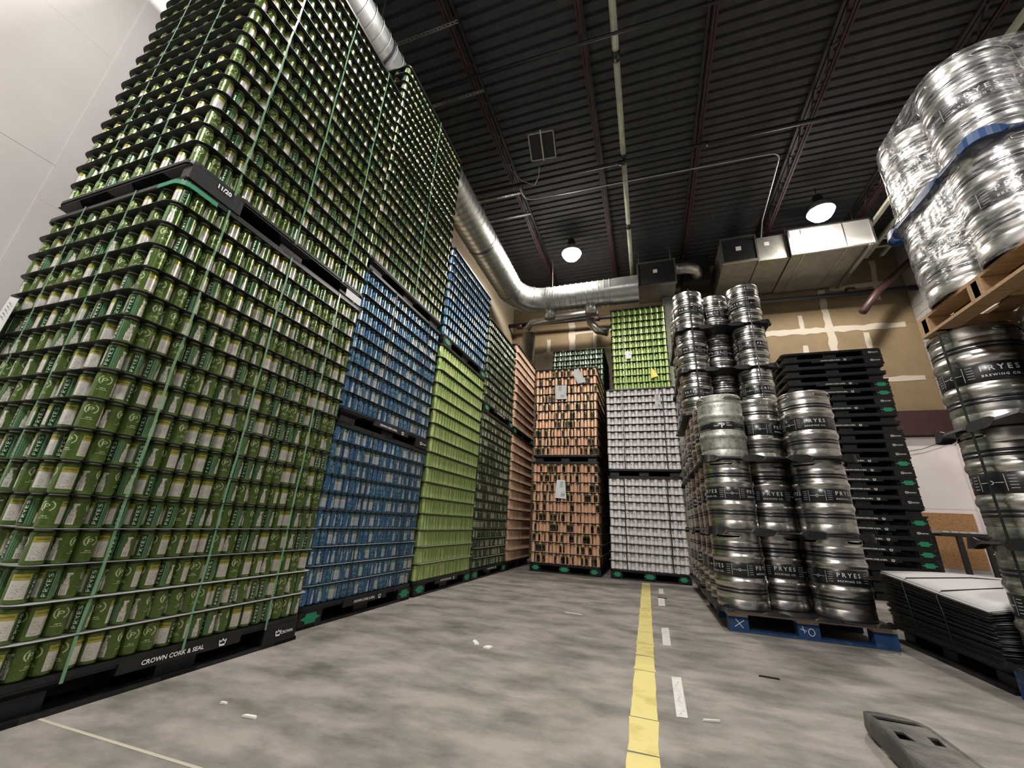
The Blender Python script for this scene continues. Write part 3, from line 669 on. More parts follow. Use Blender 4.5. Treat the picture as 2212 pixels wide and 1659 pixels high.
# second back row: lime tower, mint tower
X8, Y8 = -.57, 8.05
pallet('black pallet under the rear lime tower', X8, Y8, 0, '')
z = load('rear lime tower base', 'lime', X8, Y8, .13, 16, '')
pallet('black pallet halfway up the rear lime tower', X8, Y8, z, '')
z8 = z; z = load('rear lime tower', 'lime', X8, Y8, z+.13, 16, 'F', 3.1)
for x, n_ in ((-.33, 'left one'), (.27, 'right one')): front_strap(f'thin green strap on the front of the rear lime tower, {n_}', x, Y8-.012, z8+.1, z, 'strap_green', 'green straps on the rear lime tower')
X9 = -1.88
pallet('black pallet under the rear pale green tower', X9, 8.1, 0, '')
z = load('rear pale green base', 'mint', X9, 8.1, .13, 17, '')
pallet('black pallet halfway up the rear pale green tower', X9, 8.1, z, '')
z9 = z; z = load('rear pale green tower', 'mint', X9, 8.1, z+.13, 17, 'FR', 3.2)
for x, n_ in ((-1.65, 'left one'), (-1.1, 'right one')): front_strap(f'thin pale strap on the front of the rear pale green tower, {n_}', x, 8.088, z9+.1, z, 'strap_green', 'straps on the rear pale green tower', .01)

def vec_rot(rng): return rng.random()*2*PI
rng = random.Random(11)
kind_name = {'green': 'green_can', 'blue': 'blue_can', 'lime': 'lime_can', 'olive': 'olive_can', 'salmon': 'salmon_can', 'orange': 'orange_can', 'white': 'white_can', 'mint': 'pale_green_can'}
for kind, L in CANS.items():
    c = KIND[kind]; L.sort(key=lambda q: (q[0], q[3], q[2], q[1])); first = None
    one = [q for q in L if q[0] < 1e8][:300]; rest = L[len(one):]
    for (sc, x, y, z, lab) in one:
        nm, k, face, j, i = lab
        lb = f'{c["word"]}, {ORD[k]} layer of {nm}, {"aisle side" if face == "R" else "near end"}, {NTH[j-1] if face == "R" else NTH[NX-1-i]} from {"near" if face == "R" else "right"} corner'
        thing(kind_name[kind], lb, 'can', (x, y, z), (0, 0, vec_rot(rng)), f'{c["word"]}s', c['mesh'])
    src = bpy.data.objects.new('tmp', c['mesh'])
    pm = bpy.data.meshes.new('can_points'); pm.from_pydata([(q[1], q[2], q[3]) for q in rest], [], [])
    ra = pm.attributes.new('turn', 'FLOAT_VECTOR', 'POINT'); ra.data.foreach_set('vector', [v for q in rest for v in (0, 0, vec_rot(rng))])
    bpy.data.objects.remove(src)
    so = ob(kind_name[kind]+'s', pm, label=f'remaining {c["word"]}s packed behind and above in the pallet loads', category='cans', kind='stuff')
    ng = bpy.data.node_groups.new('pack_'+kind, 'GeometryNodeTree')
    ng.interface.new_socket('Geometry', in_out='INPUT', socket_type='NodeSocketGeometry'); ng.interface.new_socket('Geometry', in_out='OUTPUT', socket_type='NodeSocketGeometry')
    N = ng.nodes; gi, go = N.new('NodeGroupInput'), N.new('NodeGroupOutput'); ip = N.new('GeometryNodeInstanceOnPoints'); oi = N.new('GeometryNodeObjectInfo'); na = N.new('GeometryNodeInputNamedAttribute')
    na.data_type = 'FLOAT_VECTOR'; na.inputs['Name'].default_value = 'turn'
    tgt = next(o for o in COL.objects if o.type == 'MESH' and o.data is c['mesh']); oi.inputs['Object'].default_value = tgt; oi.transform_space = 'ORIGINAL'; oi.inputs['As Instance'].default_value = True
    ng.links.new(gi.outputs[0], ip.inputs['Points']); ng.links.new(oi.outputs['Geometry'], ip.inputs['Instance']); ng.links.new(na.outputs['Attribute'], ip.inputs['Rotation']); ng.links.new(ip.outputs[0], go.inputs[0])
    so.modifiers.new('pack', 'NODES').node_group = ng

# paper notes
def note(lb, pts, m='paper', th=.001, lines=True, code=True):
    """sheet of paper hanging; pts = four corners, first bottom left, counter clockwise"""
    P_ = [Vector(p) for p in pts]; nr = (P_[1]-P_[0]).cross(P_[3]-P_[0]).normalized(); g = MB()
    N_ = 5; vs = []
    for i in range(N_+1):
        for j in range(N_+1):
            u, v = i/N_, j/N_; q = (P_[0]*(1-u)+P_[1]*u)*(1-v)+(P_[3]*(1-u)+P_[2]*u)*v; vs.append(q+nr*(.004*math.sin(u*5+v*2)))
    g.add([tuple(v) for v in vs]+[tuple(v-nr*th) for v in vs], [(i*(N_+1)+j, (i+1)*(N_+1)+j, (i+1)*(N_+1)+j+1, i*(N_+1)+j+1) for i in range(N_) for j in range(N_)]+[((N_+1)**2+i*(N_+1)+j+1, (N_+1)**2+(i+1)*(N_+1)+j+1, (N_+1)**2+(i+1)*(N_+1)+j, (N_+1)**2+i*(N_+1)+j) for i in range(N_) for j in range(N_)])
    t = thing('paper_note', lb, 'paper', group='papers stuck on the can loads'); ob('sheet', g.mesh('sheet', m), t)
    if lines:
        k = MB(); U, V = P_[1]-P_[0], P_[3]-P_[0]
        def r(u0, u1, v0, v1): k.add([tuple(P_[0]+U*u+V*v+nr*.0055) for u, v in ((u0, v0), (u1, v0), (u1, v1), (u0, v1))], [(0, 1, 2, 3)])
        for q in range(5): r(.3, .62, .9-.07*q, .915-.07*q)
        if code:
            for q in range(7): r(.5+.05*q, .52+.05*q, .12, .3)
        ob('print', k.mesh('print', 'paper_ink'), t)
note('white paper sheet with barcode on the upper orange load', [(-1.48, Y6-.02, 2.83), (-1.29, Y6-.02, 2.83), (-1.28, Y6-.02, 3.10), (-1.49, Y6-.02, 3.09)])
note('white paper sheet with barcode on the lower orange load', [(-1.47, Y6-.02, 1.13), (-1.28, Y6-.02, 1.12), (-1.30, Y6-.02, 1.42), (-1.44, Y6-.02, 1.42)])
note('folded white paper hanging crookedly near the top of the orange load', [(-1.08, Y6-.022, 3.10), (-.93, Y6-.05, 3.12), (-1.07, Y6-.022, 3.40), (-1.19, Y6-.020, 3.33)], lines=False)
note('small white paper on the front of the rear lime tower', [(-.30, Y8-.02, 4.10), (-.17, Y8-.02, 4.10), (-.17, Y8-.02, 4.27), (-.29, Y8-.02, 4.27)], lines=False)
note('bright yellow paper note on the rear lime tower', [(.18, Y8-.03, 3.62), (.33, Y8-.06, 3.66), (.27, Y8-.03, 3.78), (.20, Y8-.02, 3.88)], 'yellow_note', lines=False)
note('white paper strip at the top right of the white load', [(.19, Y7-.02, 2.60), (.28, Y7-.02, 2.60), (.28, Y7-.02, 2.85), (.19, Y7-.02, 2.85)])
note('white label sheet at the left end of the nearest lower load', [(-3.10, Y1-.03, 1.42), (-2.96, Y1-.04, 1.36), (-2.94, Y1-.03, 1.66), (-3.08, Y1-.02, 1.70)])

# ---------------------------------------------------------------- kegs
KH = .59
prof = [(.184, .0), (.190, .002), (.192, .010), (.191, .066), (.188, .071), (.188, .076), (.191, .081), (.1915, .100), (.1915, .168), (.194, .178), (.199, .186), (.201, .200), (.199, .214), (.194, .222), (.1915, .232),
        (.1915, .354), (.194, .364), (.199, .372), (.201, .386), (.199, .400), (.194, .408), (.1915, .418), (.1915, .490), (.191, .503), (.188, .509), (.188, .514), (.191, .520), (.191, .538), (.191, .562), (.191, .576), (.192, .584), (.190, .589), (.185, .589), (.184, .584), (.184, .525), (.165, .54), (.08, .55), (0, .552)]
ih = [i for i, (r, z) in enumerate(prof) if abs(z-.538) < 1e-6][0]
def hole(i, j): return i == ih and any((j-q) % 64 < 10 for q in (2, 23, 45))
shell = MB().lathe(prof, 64, skip=hole); shell.lathe([(0, .03), (.15, .02), (.184, .0)], 64)
def hole_rim():
    pts = []
    for t in range(24):
        a = 2*PI*t/24; ct, st = math.cos(a), math.sin(a)
        th = 5.4*math.copysign(abs(ct)**.5, ct)*2*PI/64; z = .55+.0145*math.copysign(abs(st)**.7, st)
        pts.append(((.1925)*math.cos(th), .1925*math.sin(th), z))
    return MB().tube(pts+[pts[0]], .004, 6, caps=False)
shell_mesh = shell.mesh('shell', 'steel'); shell_worn = shell.mesh('shell', 'steel_worn')
rim_mesh = hole_rim().mesh('hand_hole_rim', 'steel')
inner = MB().lathe([(.182, .526), (.182, .578)], 48).mesh('inner_chime', 'keg_hole')
band_mesh = MB().lathe([(.1918, .238), (.1932, .240), (.1932, .348), (.1918, .350)], 64).mesh('label_band', 'keg_black')
band_thin = MB().lathe([(.1918, .255), (.1932, .257), (.1932, .325), (.1918, .327)], 64).mesh('label_band', 'keg_black')
pb = lambda z: MB().lathe([(.1916, z), (.1926, z+.001), (.1926, z+.018), (.1916, z+.0185)], 64).lathe([(.1916, z+.024), (.1926, z+.025), (.1926, z+.040), (.1916, z+.041)], 64).mesh('painted_band', 'keg_black')
pb_lo, pb_hi = pb(.118), pb(.432)
def wrap(v, R=.1940): return [(R*math.cos(x/R), R*math.sin(x/R), z) for x, z in v]
def keg_letters(worn=False):
    m = MB(); R = .1940
    def flat(vf, x0, z0):
        v, f = vf; m.add(wrap([(x0+x, z0+y) for x, y, _ in v], R), f)
    def bar(x0, x1, z0, z1):
        k = max(1, int((x1-x0)/.012)); xs_ = [x0+(x1-x0)*i/k for i in range(k+1)]
        m.add(wrap([(x, z0) for x in xs_]+[(x, z1) for x in xs_], R), [(i, i+1, k+1+i+1, k+1+i) for i in range(k)])
    big, small = text_geo('PRYES', .043, 1.5, .0006), text_geo('BREWING CO.', .019, 1.35, .0003)
    C_ = 2*PI*R/3
    if worn:
        P_ = text_geo('P', .062, 1, .002)
        for q in range(1): flat(P_, C_*q, .29); bar(C_*q-.075, C_*q-.03, .287, .292); bar(C_*q+.03, C_*q+.075, .287, .292); bar(C_*q+.10, C_*q+.30, .262, .264); bar(C_*q+.10, C_*q+.30, .318, .320)
        return m.mesh('lettering', 'keg_print')
    for q in range(1):
        c = C_*q; flat(big, c, .312); flat(small, c, .270)
        for s in (-1, 1):
            for k in range(5): bar(c+s*.118-.015, c+s*.118+.015, .264+k*.016, .266+k*.016)
        c2 = c+C_/2; bar(c2-.05, c2-.012, .294, .2965); bar(c2+.012, c2+.05, .294, .2965)
        ring = [(c2+.010*math.cos(2*PI*i/16), .295+.010*math.sin(2*PI*i/16)) for i in range(16)]+[(c2+.0065*math.cos(2*PI*i/16), .295+.0065*math.sin(2*PI*i/16)) for i in range(16)]
        m.add(wrap(ring, R), [(i, (i+1) % 16, 16+(i+1) % 16, 16+i) for i in range(16)])
        for s in (-1, 1): bar(c2+s*.057-.001, c2+s*.057+.001, .252, .338)
    return m.mesh('lettering', 'keg_print')
let_mesh, let_worn = keg_letters(), keg_letters(True)
valve = MB().lathe([(.0, .552), (.03, .553), (.03, .575), (.024, .578), (0, .578)], 16).mesh('valve', 'steel_worn')
def keg(label, x, y, z, rz, worn=False, group='steel kegs'):
    t = thing('beer_keg', label, 'keg', (x, y, z), (0, 0, rz), group)
    sh = ob('shell', shell_worn if worn else shell_mesh, t); ob('inner_chime', inner, sh)
    for q in (7, 28, 50): ob('hand_hole_rim', rim_mesh, sh, rot=(0, 0, q*2*PI/64))
    bd = ob('label_band', band_thin if worn else band_mesh, t); ob('valve', valve, t)
    for q in range(3): ob('lettering', let_worn if worn else let_mesh, bd, rot=(0, 0, q*2*PI/3))
    if not worn: ob('painted_band', pb_lo, t); ob('painted_band', pb_hi, t)
    return t
def separator(label, x0, x1, y0, y1, z, m='pallet_plastic', cups=(), group='plastic keg layer separators', flat=False):
    """moulded keg layer: plate with wavy skirt, thin in front of the kegs"""
    t = thing('keg_separator', label, 'separator', ((x0+x1)/2, (y0+y1)/2, z), group=group)
    w_, l_ = x1-x0, y1-y0
    ob('plate', MB().prism(rrect(-w_/2+.012, w_/2-.012, -l_/2+.012, l_/2-.012, .09), 0, .012).mesh('plate', m), t)
    out = []; base = rrect(-w_/2, w_/2, -l_/2, l_/2, .07, 5); n = len(base)
    for i in range(n):
        a, b = Vector(base[i]).to_3d(), Vector(base[(i+1) % n]).to_3d(); k = max(1, int((b-a).length/.03))
        out += [a+(b-a)*j/k for j in range(k)]
    vs = []; n = len(out)
    for p in out:
        X_, Y_ = p.x, p.y; dd = min([max(abs(X_-cx)-.085 if abs(abs(Y_)-l_/2) < .02 else abs(Y_-cy)-.085, 0) if (abs(abs(Y_)-l_/2) < .02 or abs(abs(X_)-w_/2) < .02) else 1 for cx, cy in cups]+[1])
        f = min(1, dd/.03)
        if abs(abs(X_)-w_/2) < .07 and abs(abs(Y_)-l_/2) < .07: f = 1.15
        zt, zb = .012+.016*f, (0 if flat else -.004-.026*f); o_ = 1+.006*f
        for zz, q in ((zb, o_+.008), (zt, o_-.004), (zb, o_+.002), (zt, o_-.010)): vs.append((X_*q, Y_*q, zz))
    fs = []
    for i in range(n):
        a, b = 4*i, 4*((i+1) % n); fs += [(a, b, b+1, a+1), (a+1, b+1, b+3, a+3), (a+3, b+3, b+2, a+2), (a+2, b+2, b, a)]
    ob('skirt', MB().add(vs, fs).mesh('skirt', m), t); return t
KP = .603
def hexkegs(x0, y0):     # 3-2-3 pattern
    r = .2
    L = [(x0+r, y0+r+.405*j, 'left', j) for j in range(3)]+[(x0+r+.35, y0+r+.2025+.405*j, 'middle', j) for j in range(2)]+[(x0+r+.70, y0+r+.405*j, 'right', j) for j in range(3)]
    return L
LN = ['bottom', 'second', 'third']; DEP = ['front', 'second', 'rear']
rk = random.Random(5)
def keg_block(nm, x0, y0, z0, layers, rots={}, worn={}, sepz=True):
    xc, yc = x0+.55, y0+.605; cups = [(x-xc, y-yc) for x, y, c, j in hexkegs(x0, y0)]; z = z0+.001
    for k in range(layers):
        if k or sepz: separator(f'black plastic keg separator under the {LN[k]} keg layer of the {nm}', x0-.025, x0+1.125, y0-.03, y0+1.25, z, cups=cups, flat=(k == 0))
        z += .0125
        for x, y, c, j in hexkegs(x0, y0):
            wn = (k, c, j) in worn
            lb = f'{"worn dull grey keg with thin label band" if wn else "steel keg with black label band"}, {c} {DEP[j]} spot, {LN[k]} layer, {nm}'
            keg(lb, x, y, z, rots.get((k, c, j), rk.uniform(0, 6.28)), wn)
        z += KP-.0125
    return z
# block pallets
def block_pallet(label, x0, x1, y0, y1, z0, m, mtop, h=.142, group='wooden pallets'):
    t = thing('wooden_pallet', label, 'pallet', ((x0+x1)/2, (y0+y1)/2, z0), group=group); w_, l_ = x1-x0, y1-y0
    for i in (-1, 0, 1):
        for j in (-1, 0, 1): ob('block', boxm('block', m, i*(w_/2-.07)-.07, i*(w_/2-.07)+.07, j*(l_/2-.05)-.05, j*(l_/2-.05)+.05, .018, h-.036), t)
    for j in (-1, 0, 1): ob('bottom_board', boxm('bottom_board', m, -w_/2, w_/2, j*(l_/2-.05)-.05, j*(l_/2-.05)+.05, 0, .0175), t)
    for i in (-1, 0, 1): ob('cross_board', boxm('cross_board', mtop, i*(w_/2-.07)-.07, i*(w_/2-.07)+.07, -l_/2+.0, l_/2-.0, h-.036, h-.018), t)
    n = 7; bw = (l_-.12)/n
    for i in range(n): y = -l_/2+i*(l_-bw)/(n-1); ob('deck_board', boxm('deck_board', mtop, -w_/2, w_/2, y, y+bw, h-.018, h), t)
    return t
KX = .495
RZ = lambda deg: math.radians(deg)
bp = block_pallet('scuffed blue wooden pallet under the front keg stack', .545, 1.625, 3.95, 5.15, 0, 'blue_wood', 'wood_raw')
chalk = MB()
def stroke(m, a, b, wd=.004):
    d_ = Vector((b[0]-a[0], b[1]-a[1])); n_ = Vector((-d_.y, d_.x)).normalized()*wd/2
    m.add([(a[0]-n_.x, 0, a[1]-n_.y), (b[0]-n_.x, 0, b[1]-n_.y), (b[0]+n_.x, 0, b[1]+n_.y), (a[0]+n_.x, 0, a[1]+n_.y)], [(0, 1, 2, 3)])
for a, b in (((-.50, .035), (-.43, .085)), ((-.49, .09), (-.44, .03)), ((-.04, .09), (-.03, .045)), ((-.055, .07), (-.015, .06))): stroke(chalk, a, b)
for i in range(12): stroke(chalk, (.015+.02*math.cos(i*PI/6), .055+.024*math.sin(i*PI/6)), (.015+.02*math.cos((i+1)*PI/6), .055+.024*math.sin((i+1)*PI/6)))
ob('chalk_mark', chalk.mesh('chalk_mark', 'white_ink'), bp, (0, -.602, 0))
# text sits at angle 0 of a keg; -90 deg turns it to the camera
R1 = {(0, 'left', 0): RZ(-30-8), (0, 'middle', 0): RZ(-92), (0, 'right', 0): RZ(-88), (1, 'left', 0): RZ(-33), (1, 'middle', 0): RZ(-92), (1, 'right', 0): RZ(-58), (2, 'left', 0): RZ(-95), (2, 'middle', 0): RZ(-38), (2, 'right', 0): RZ(-92)}
z = keg_block('front keg stack', KX, 3.92, .142, 3, R1, {(2, 'left', 0)})
block_pallet('pale wooden pallet under the tall keg stack', .56, 1.58, 5.32, 6.50, 0, 'wood_raw', 'wood_raw')
z = keg_block('tall keg stack base', KX, 5.28, .142, 3)
block_pallet('wooden pallet halfway up the tall keg stack', .56, 1.58, 5.30, 6.48, z, 'wood_raw', 'wood')
zt0 = z; z = keg_block('tall keg stack top', KX-.01, 5.26, z+.142, 3)
def keg_strap(lb, x, y, z0, z1, ax=(1, 0, 0), wd=.016): strap(lb, [(x, y+.25, z1)]+[(x, y, z0+(z1-z0)*(1-k/10)) for k in range(11)], wd, 'strap_black', ax, 'black straps on the keg stacks')
for x, n_ in ((KX+.19, 'over its left column'), (KX+.89, 'over its right column')): keg_strap(f'black strap down the front of the tall keg stack, {n_}', x, 5.222, zt0+.05, z)

# near right keg stack, wooden pallet and wrapped kegs above it
NXK, NYK = 1.735, 2.33
block_pallet('blue wooden pallet under the keg stack at the right edge', 1.75, 2.95, 2.30, 3.14, 0, 'blue_wood', 'blue_wood')
def gridkegs(x0, y0, nx=3, ny=2, sy=.42, sh=False): return [(x0+.2+.41*i+(.2 if (j == 0 and sh) else 0), y0+.2+(sy-.04 if sh else sy)*j+(.04 if sh else 0), i, j) for i in range(nx) for j in range(ny) if not (sh and j == 0 and i == nx-1)]
CN = ['left', 'centre', 'right']; RN = ['near', 'far']
z = .143
for k in range(3):
    cups = [(x-(NXK+.61), y-(NYK+.41)) for x, y, i, j in gridkegs(NXK, NYK, sh=True)]
    separator(f'black plastic keg separator under the {LN[k]} layer at the right edge', NXK-.02, NXK+1.24, NYK-.02, NYK+.84, z, cups=cups, flat=(k == 0)); z += .0125
    for x, y, i, j in gridkegs(NXK, NYK, sh=True):
        rz = RZ(-104) if (i, j, k) == (0, 1, 2) else (RZ(-98) if (i, j, k) == (0, 1, 1) else rk.uniform(0, 6.28))
        keg(f'steel keg, {CN[i]} column {RN[j]} row, {LN[k]} layer, right edge stack', x, y, z, rz)
    z += KP-.0125
strap('black strap down the left side of the keg stack at the right edge', [(NXK+.25, 2.84, z+.0004), (NXK-.010, 2.84, z+.0004)]+[(NXK-.012, 2.84, z-.02-(z-.1)*k/12) for k in range(13)], .02, 'strap_black', (0, 1, 0), 'black straps on the keg stacks')
WX, WY = 1.66, 2.08
wp = thing('wooden_pallet', 'natural wooden pallet carrying the wrapped kegs at the right', 'pallet', (WX+.055, WY-.09, z+.002), group='wooden pallets')
for i, x in enumerate((.0, .59, 1.18)): ob('bottom_board', boxm('bottom_board', 'wood', x, x+.09, 0, .98, 0, .018), wp) if False else None
for y in (0, .47, .90): ob('stringer', boxm('stringer', 'wood', 0, 1.26, y, y+.04, .018, .108), wp)
for y in (.0, .43, .88): ob('bottom_board', boxm('bottom_board', 'wood', 0, .11, y-.0, y+.10, 0, .018), wp) if False else None
for x in (0, .38, .76, 1.15): ob('bottom_board', boxm('bottom_board', 'wood', x, x+.10, 0, .98, 0, .018), wp)
for x in (0, .14, .30, .46, .62, .78, .94, 1.13): ob('deck_board', boxm('deck_board', 'wood', x, x+.11, 0, .98, .108, .126), wp)
for y in (0, .44, .88): ob('end_block', boxm('end_block', 'wood', .0, .13, y, y+.10, .018, .107), wp)
zw = z+.13
for k in range(2):
    if k: separator('blue plastic keg separator between the wrapped keg layers', WX-.015, WX+1.24, WY-.015, WY+.835, zw, 'blue_plastic', [(x-(WX+.61), y-(WY+.41)) for x, y, i, j in gridkegs(WX, WY)]); zw += .0125
    for x, y, i, j in gridkegs(WX, WY): keg(f'film-wrapped steel keg, {CN[i]} column {RN[j]} row, {["lower", "upper"][k]} wrapped layer', x, y, zw, RZ(-120) if i == 0 else rk.uniform(0, 6.28))
    zw += .592
def hull(pts):
    pts = sorted(set(pts)); 
    def half(ps):
        h_ = []
        for p in ps:
            while len(h_) > 1 and (h_[-1][0]-h_[-2][0])*(p[1]-h_[-2][1])-(h_[-1][1]-h_[-2][1])*(p[0]-h_[-2][0]) <= 0: h_.pop()
            h_.append(p)
        return h_
    a, b = half(pts), half(pts[::-1]); return a[:-1]+b[:-1]
H_ = hull([(round(x+.208*math.cos(t*PI/16), 4), round(y+.208*math.sin(t*PI/16), 4)) for x, y, i, j in gridkegs(WX, WY) for t in range(32)])
out = []
for i in range(len(H_)):
    a, b = Vector(H_[i]), Vector(H_[(i+1) % len(H_)]); k = max(1, int((b-a).length/.02)); out += [a+(b-a)*j/k for j in range(k)]
z0w, z1w = z+.10, zw+.01; rows = 60; vs = []; cx, cy = WX+.61, WY+.41; n = len(out)
from mathutils import noise as mn
for r_ in range(rows+1):
    zz = z0w+(z1w-z0w)*r_/rows
    for p in out:
        d_ = (p-Vector((cx, cy))).normalized()
        q = .006*mn.noise(Vector((p.x*5, p.y*5, zz*12)))+.004*mn.noise(Vector((p.x*26, p.y*26, zz*5)))
        if abs(zz-(z+.13+.592)) < .06: q += .034*(1-abs(zz-(z+.13+.592))/.06)
        vs.append((p.x+d_.x*q, p.y+d_.y*q, zz))
fs = [(r_*n+i, r_*n+(i+1) % n, (r_+1)*n+(i+1) % n, (r_+1)*n+i) for r_ in range(rows) for i in range(n)]
fm = MB().add(vs, fs, 0, True)
top = [(cx+(v[0]-cx)*.88, cy+(v[1]-cy)*.88, z1w+.002) for v in vs[-n:]]; b0 = rows*n
fm.add(vs[-n:]+top, [(i, (i+1) % n, n+(i+1) % n, n+i) for i in range(n)], 0, True)
thing('stretch_film', 'clear wrinkled stretch film around the raised kegs at the right', 'film', me=fm.mesh('stretch_film', 'stretch_film'))

# ---------------------------------------------------------------- stack of empty black pallets
Gi = {4, 5, 7, 13, 15, 19, 21, 22, 23}; Ti = {1, 4, 5, 7, 9, 13, 14, 15, 16, 17, 19, 20, 21, 22, 23}; Ci = {0, 1, 6, 10, 11, 12, 14, 16, 17, 20}
NP = 27
for i in range(NP):
    q = NP-1-i
    mk = 'X'+('G' if q in Gi else '')+('T' if q in Ti else '')+('C' if q in Ci and q not in Gi else '')
    what = 'green end mark' if q in Gi else ('white crown mark' if q in Ci else 'plain end')
    pallet(f'black pallet with {what}, {ORD[i]+" from the floor" if i else "lowest"} in the empty pallet stack', 2.20+rk.uniform(-.006, .006), 7.0+rk.uniform(-.006, .006), i*(PH+.001), mk, 'stack of empty black pallets', True)

# ---------------------------------------------------------------- strapped bundle of flat sheets
bx0, bx1, by0, by1 = 1.76, 3.07, 3.20, 4.32
pallet('black pallet under the bundle of flat sheets', bx0, by0, 0, '', 'black plastic pallets', True)
t = thing('sheet_bundle', 'strapped bundle of flat black sheets with white ones on top', 'bundle', (bx0, by0, PH))
NS = 46; zz = 0
def bundle_z(u, v, k, ph):
    f = k/NS
    return -f*.085*(max(0, 1-u*2.2)**1.5)*(.35+.65*(1-v)) + f*.03*v*(1-u) - .004*math.sin(u*9+ph)*f-.01*f*math.sin(3*v+ph)*(1-u)
for k in range(NS):
    th = .0045; g = MB(); a, b = rk.uniform(-.012, .012), rk.uniform(-.012, .012); NU, NV = 12, 8; ph = rk.uniform(0, 1.0)+k*.03
    lift = rk.uniform(0, .0018); vs = []
    for s in (0, 1):
        for i in range(NU+1):
            for j in range(NV+1):
                u, v = i/NU, j/NV; vs.append((a+u*(bx1-bx0), b+v*(by1-by0), zz+s*th+bundle_z(u, v, k, k*.04)))
    W_ = NV+1; o_ = (NU+1)*W_
    fs = [(o_+i*W_+j, o_+(i+1)*W_+j, o_+(i+1)*W_+j+1, o_+i*W_+j+1) for i in range(NU) for j in range(NV)]+[(i*W_+j+1, (i+1)*W_+j+1, (i+1)*W_+j, i*W_+j) for i in range(NU) for j in range(NV)]
    fs += [(i*W_, (i+1)*W_, o_+(i+1)*W_, o_+i*W_) for i in range(NU)]+[((i+1)*W_+NV, i*W_+NV, o_+i*W_+NV, o_+(i+1)*W_+NV) for i in range(NU)]
    fs += [(j+1, j, o_+j, o_+j+1) for j in range(NV)]+[(NU*W_+j, NU*W_+j+1, o_+NU*W_+j+1, o_+NU*W_+j) for j in range(NV)]
    ob('flat_sheet', g.add(vs, fs, 0, True).mesh('flat_sheet', 'sheet_white' if k >= NS-5 else 'sheet_plastic'), t); zz += .0082 if k < NS-5 else .0055
for y in (.42, .80):
    pts = [(1.0, y, zz+.004+bundle_z(.7, y/1.12, NS, 1.8)), (.4, y, zz+.004+bundle_z(.3, y/1.12, NS, 1.8)), (.02, y, zz+.006+bundle_z(0, y/1.12, NS, 1.8)), (-.016, y, zz-.03+bundle_z(0, y/1.12, NS, 1.8)), (-.018, y-.03, zz*.5), (-.018, y-.05, .01)]
    ob('tie', MB().tube(pts, .004, 6).mesh('tie', 'strap_black'), t)

# ---------------------------------------------------------------- wall bench at the back right
t = thing('slatted_bench', 'small bench with pale slatted top and black legs by the back wall', 'bench', (4.72, 8.55, 0))
for k in range(9): ob('slat', boxm('slat', 'tape_white', -.46+k*.105, -.46+k*.105+.075, -.32, .30, .90, .925), t)
ob('frame', MB().box(-.48, .50, -.34, -.31, .86, .90).box(-.48, .50, .30, .33, .86, .90).mesh('frame', 'steel_dark'), t) if False else None
for y in (-.33, .31): ob('rail', boxm('rail', 'steel_dark', -.48, .50, y, y+.025, .855, .898), t)
for x in (-.30, .02, .36):
    for y in (-.33, .31): ob('leg', boxm('leg', 'steel_dark', x, x+.05, y, y+.025, 0, .855), t)
thing('wall_cable', 'thin dark cable hanging down the right wall near the corner', 'cable', me=MB().tube([(5.52, 8.9, 2.5), (5.51, 8.7, 2.62), (5.52, 8.3, 2.6), (5.52, 8.2, 2.0), (5.52, 8.1, 1.0)], .007, 6).mesh('wall_cable', 'rubber'))
thing('wall_cable', 'thin cable sagging across the white back wall', 'cable', me=MB().tube([(4.1, 9.57, 2.42), (4.5, 9.56, 2.33), (5.0, 9.56, 2.42), (5.5, 9.55, 2.62)], .006, 6).mesh('wall_cable', 'rubber'))

# ---------------------------------------------------------------- floor markings and litter
t = thing('floor_tape', 'long worn yellow tape line running up the floor', 'tape')
y = .3
while y < 6.45:
    L_ = rk.choice([.28, .42, .6, .9]); y1 = min(y+L_, 6.45); g = MB(); k = max(2, int((y1-y)/.06)); A = []
    for i in range(k+1):
        q = y+(y1-y-.006)*i/k; xc = -.055-.008*q; e0 = rk.uniform(-.003, .003)
        if i in (0, k): e0 = rk.uniform(-.008, .004)
        A += [(xc-.052+e0, q+(rk.uniform(-.008, .008) if i in (0, k) else 0), .0012), (xc+.052-e0, q, .0012)]
    ob('tape_piece', g.add(A, [(2*i, 2*i+1, 2*i+3, 2*i+2) for i in range(k)]).mesh('tape_piece', 'tape_yellow'), t); y = y1
WT = [((.056, 2.115), (.10, 2.125), .50, 'nearest white tape dash on the floor with faint handwriting'), ((.032, 3.22), (.083, 3.24), .53, 'second white tape dash from the camera beside the yellow line'), ((.030, 4.73), (.094, 4.76), .50, 'third white tape dash from the camera beside the yellow line'), ((.05, 5.57), (.104, 5.60), .45, 'farthest white tape dash, in front of the white load')]
for (a, b, L_, lb) in WT:
    q = thing('floor_tape', lb, 'tape', group='white tape dashes on the floor')
    ob('strip', MB().add([(a[0], a[1], .0012), (b[0], b[1], .0012), (b[0]+.005, b[1]+L_, .0012), (a[0]+.002, a[1]+L_, .0012)], [(0, 1, 2, 3)]).mesh('strip', 'tape_white'), q)
    if 'nearest' in lb:
        g = MB(); 
        for k in range(16):
            x0_, y0_ = .066+rk.uniform(0, .02), 2.16+k*.026; x1_, y1_ = x0_+rk.uniform(-.012, .014), y0_+rk.uniform(-.012, .02); d_ = .0012
            g.add([(x0_-d_, y0_, .0018), (x0_+d_, y0_, .0018), (x1_+d_, y1_, .0018), (x1_-d_, y1_, .0018)], [(0, 1, 2, 3)])
        ob('handwriting', g.mesh('handwriting', 'paper_ink'), q)
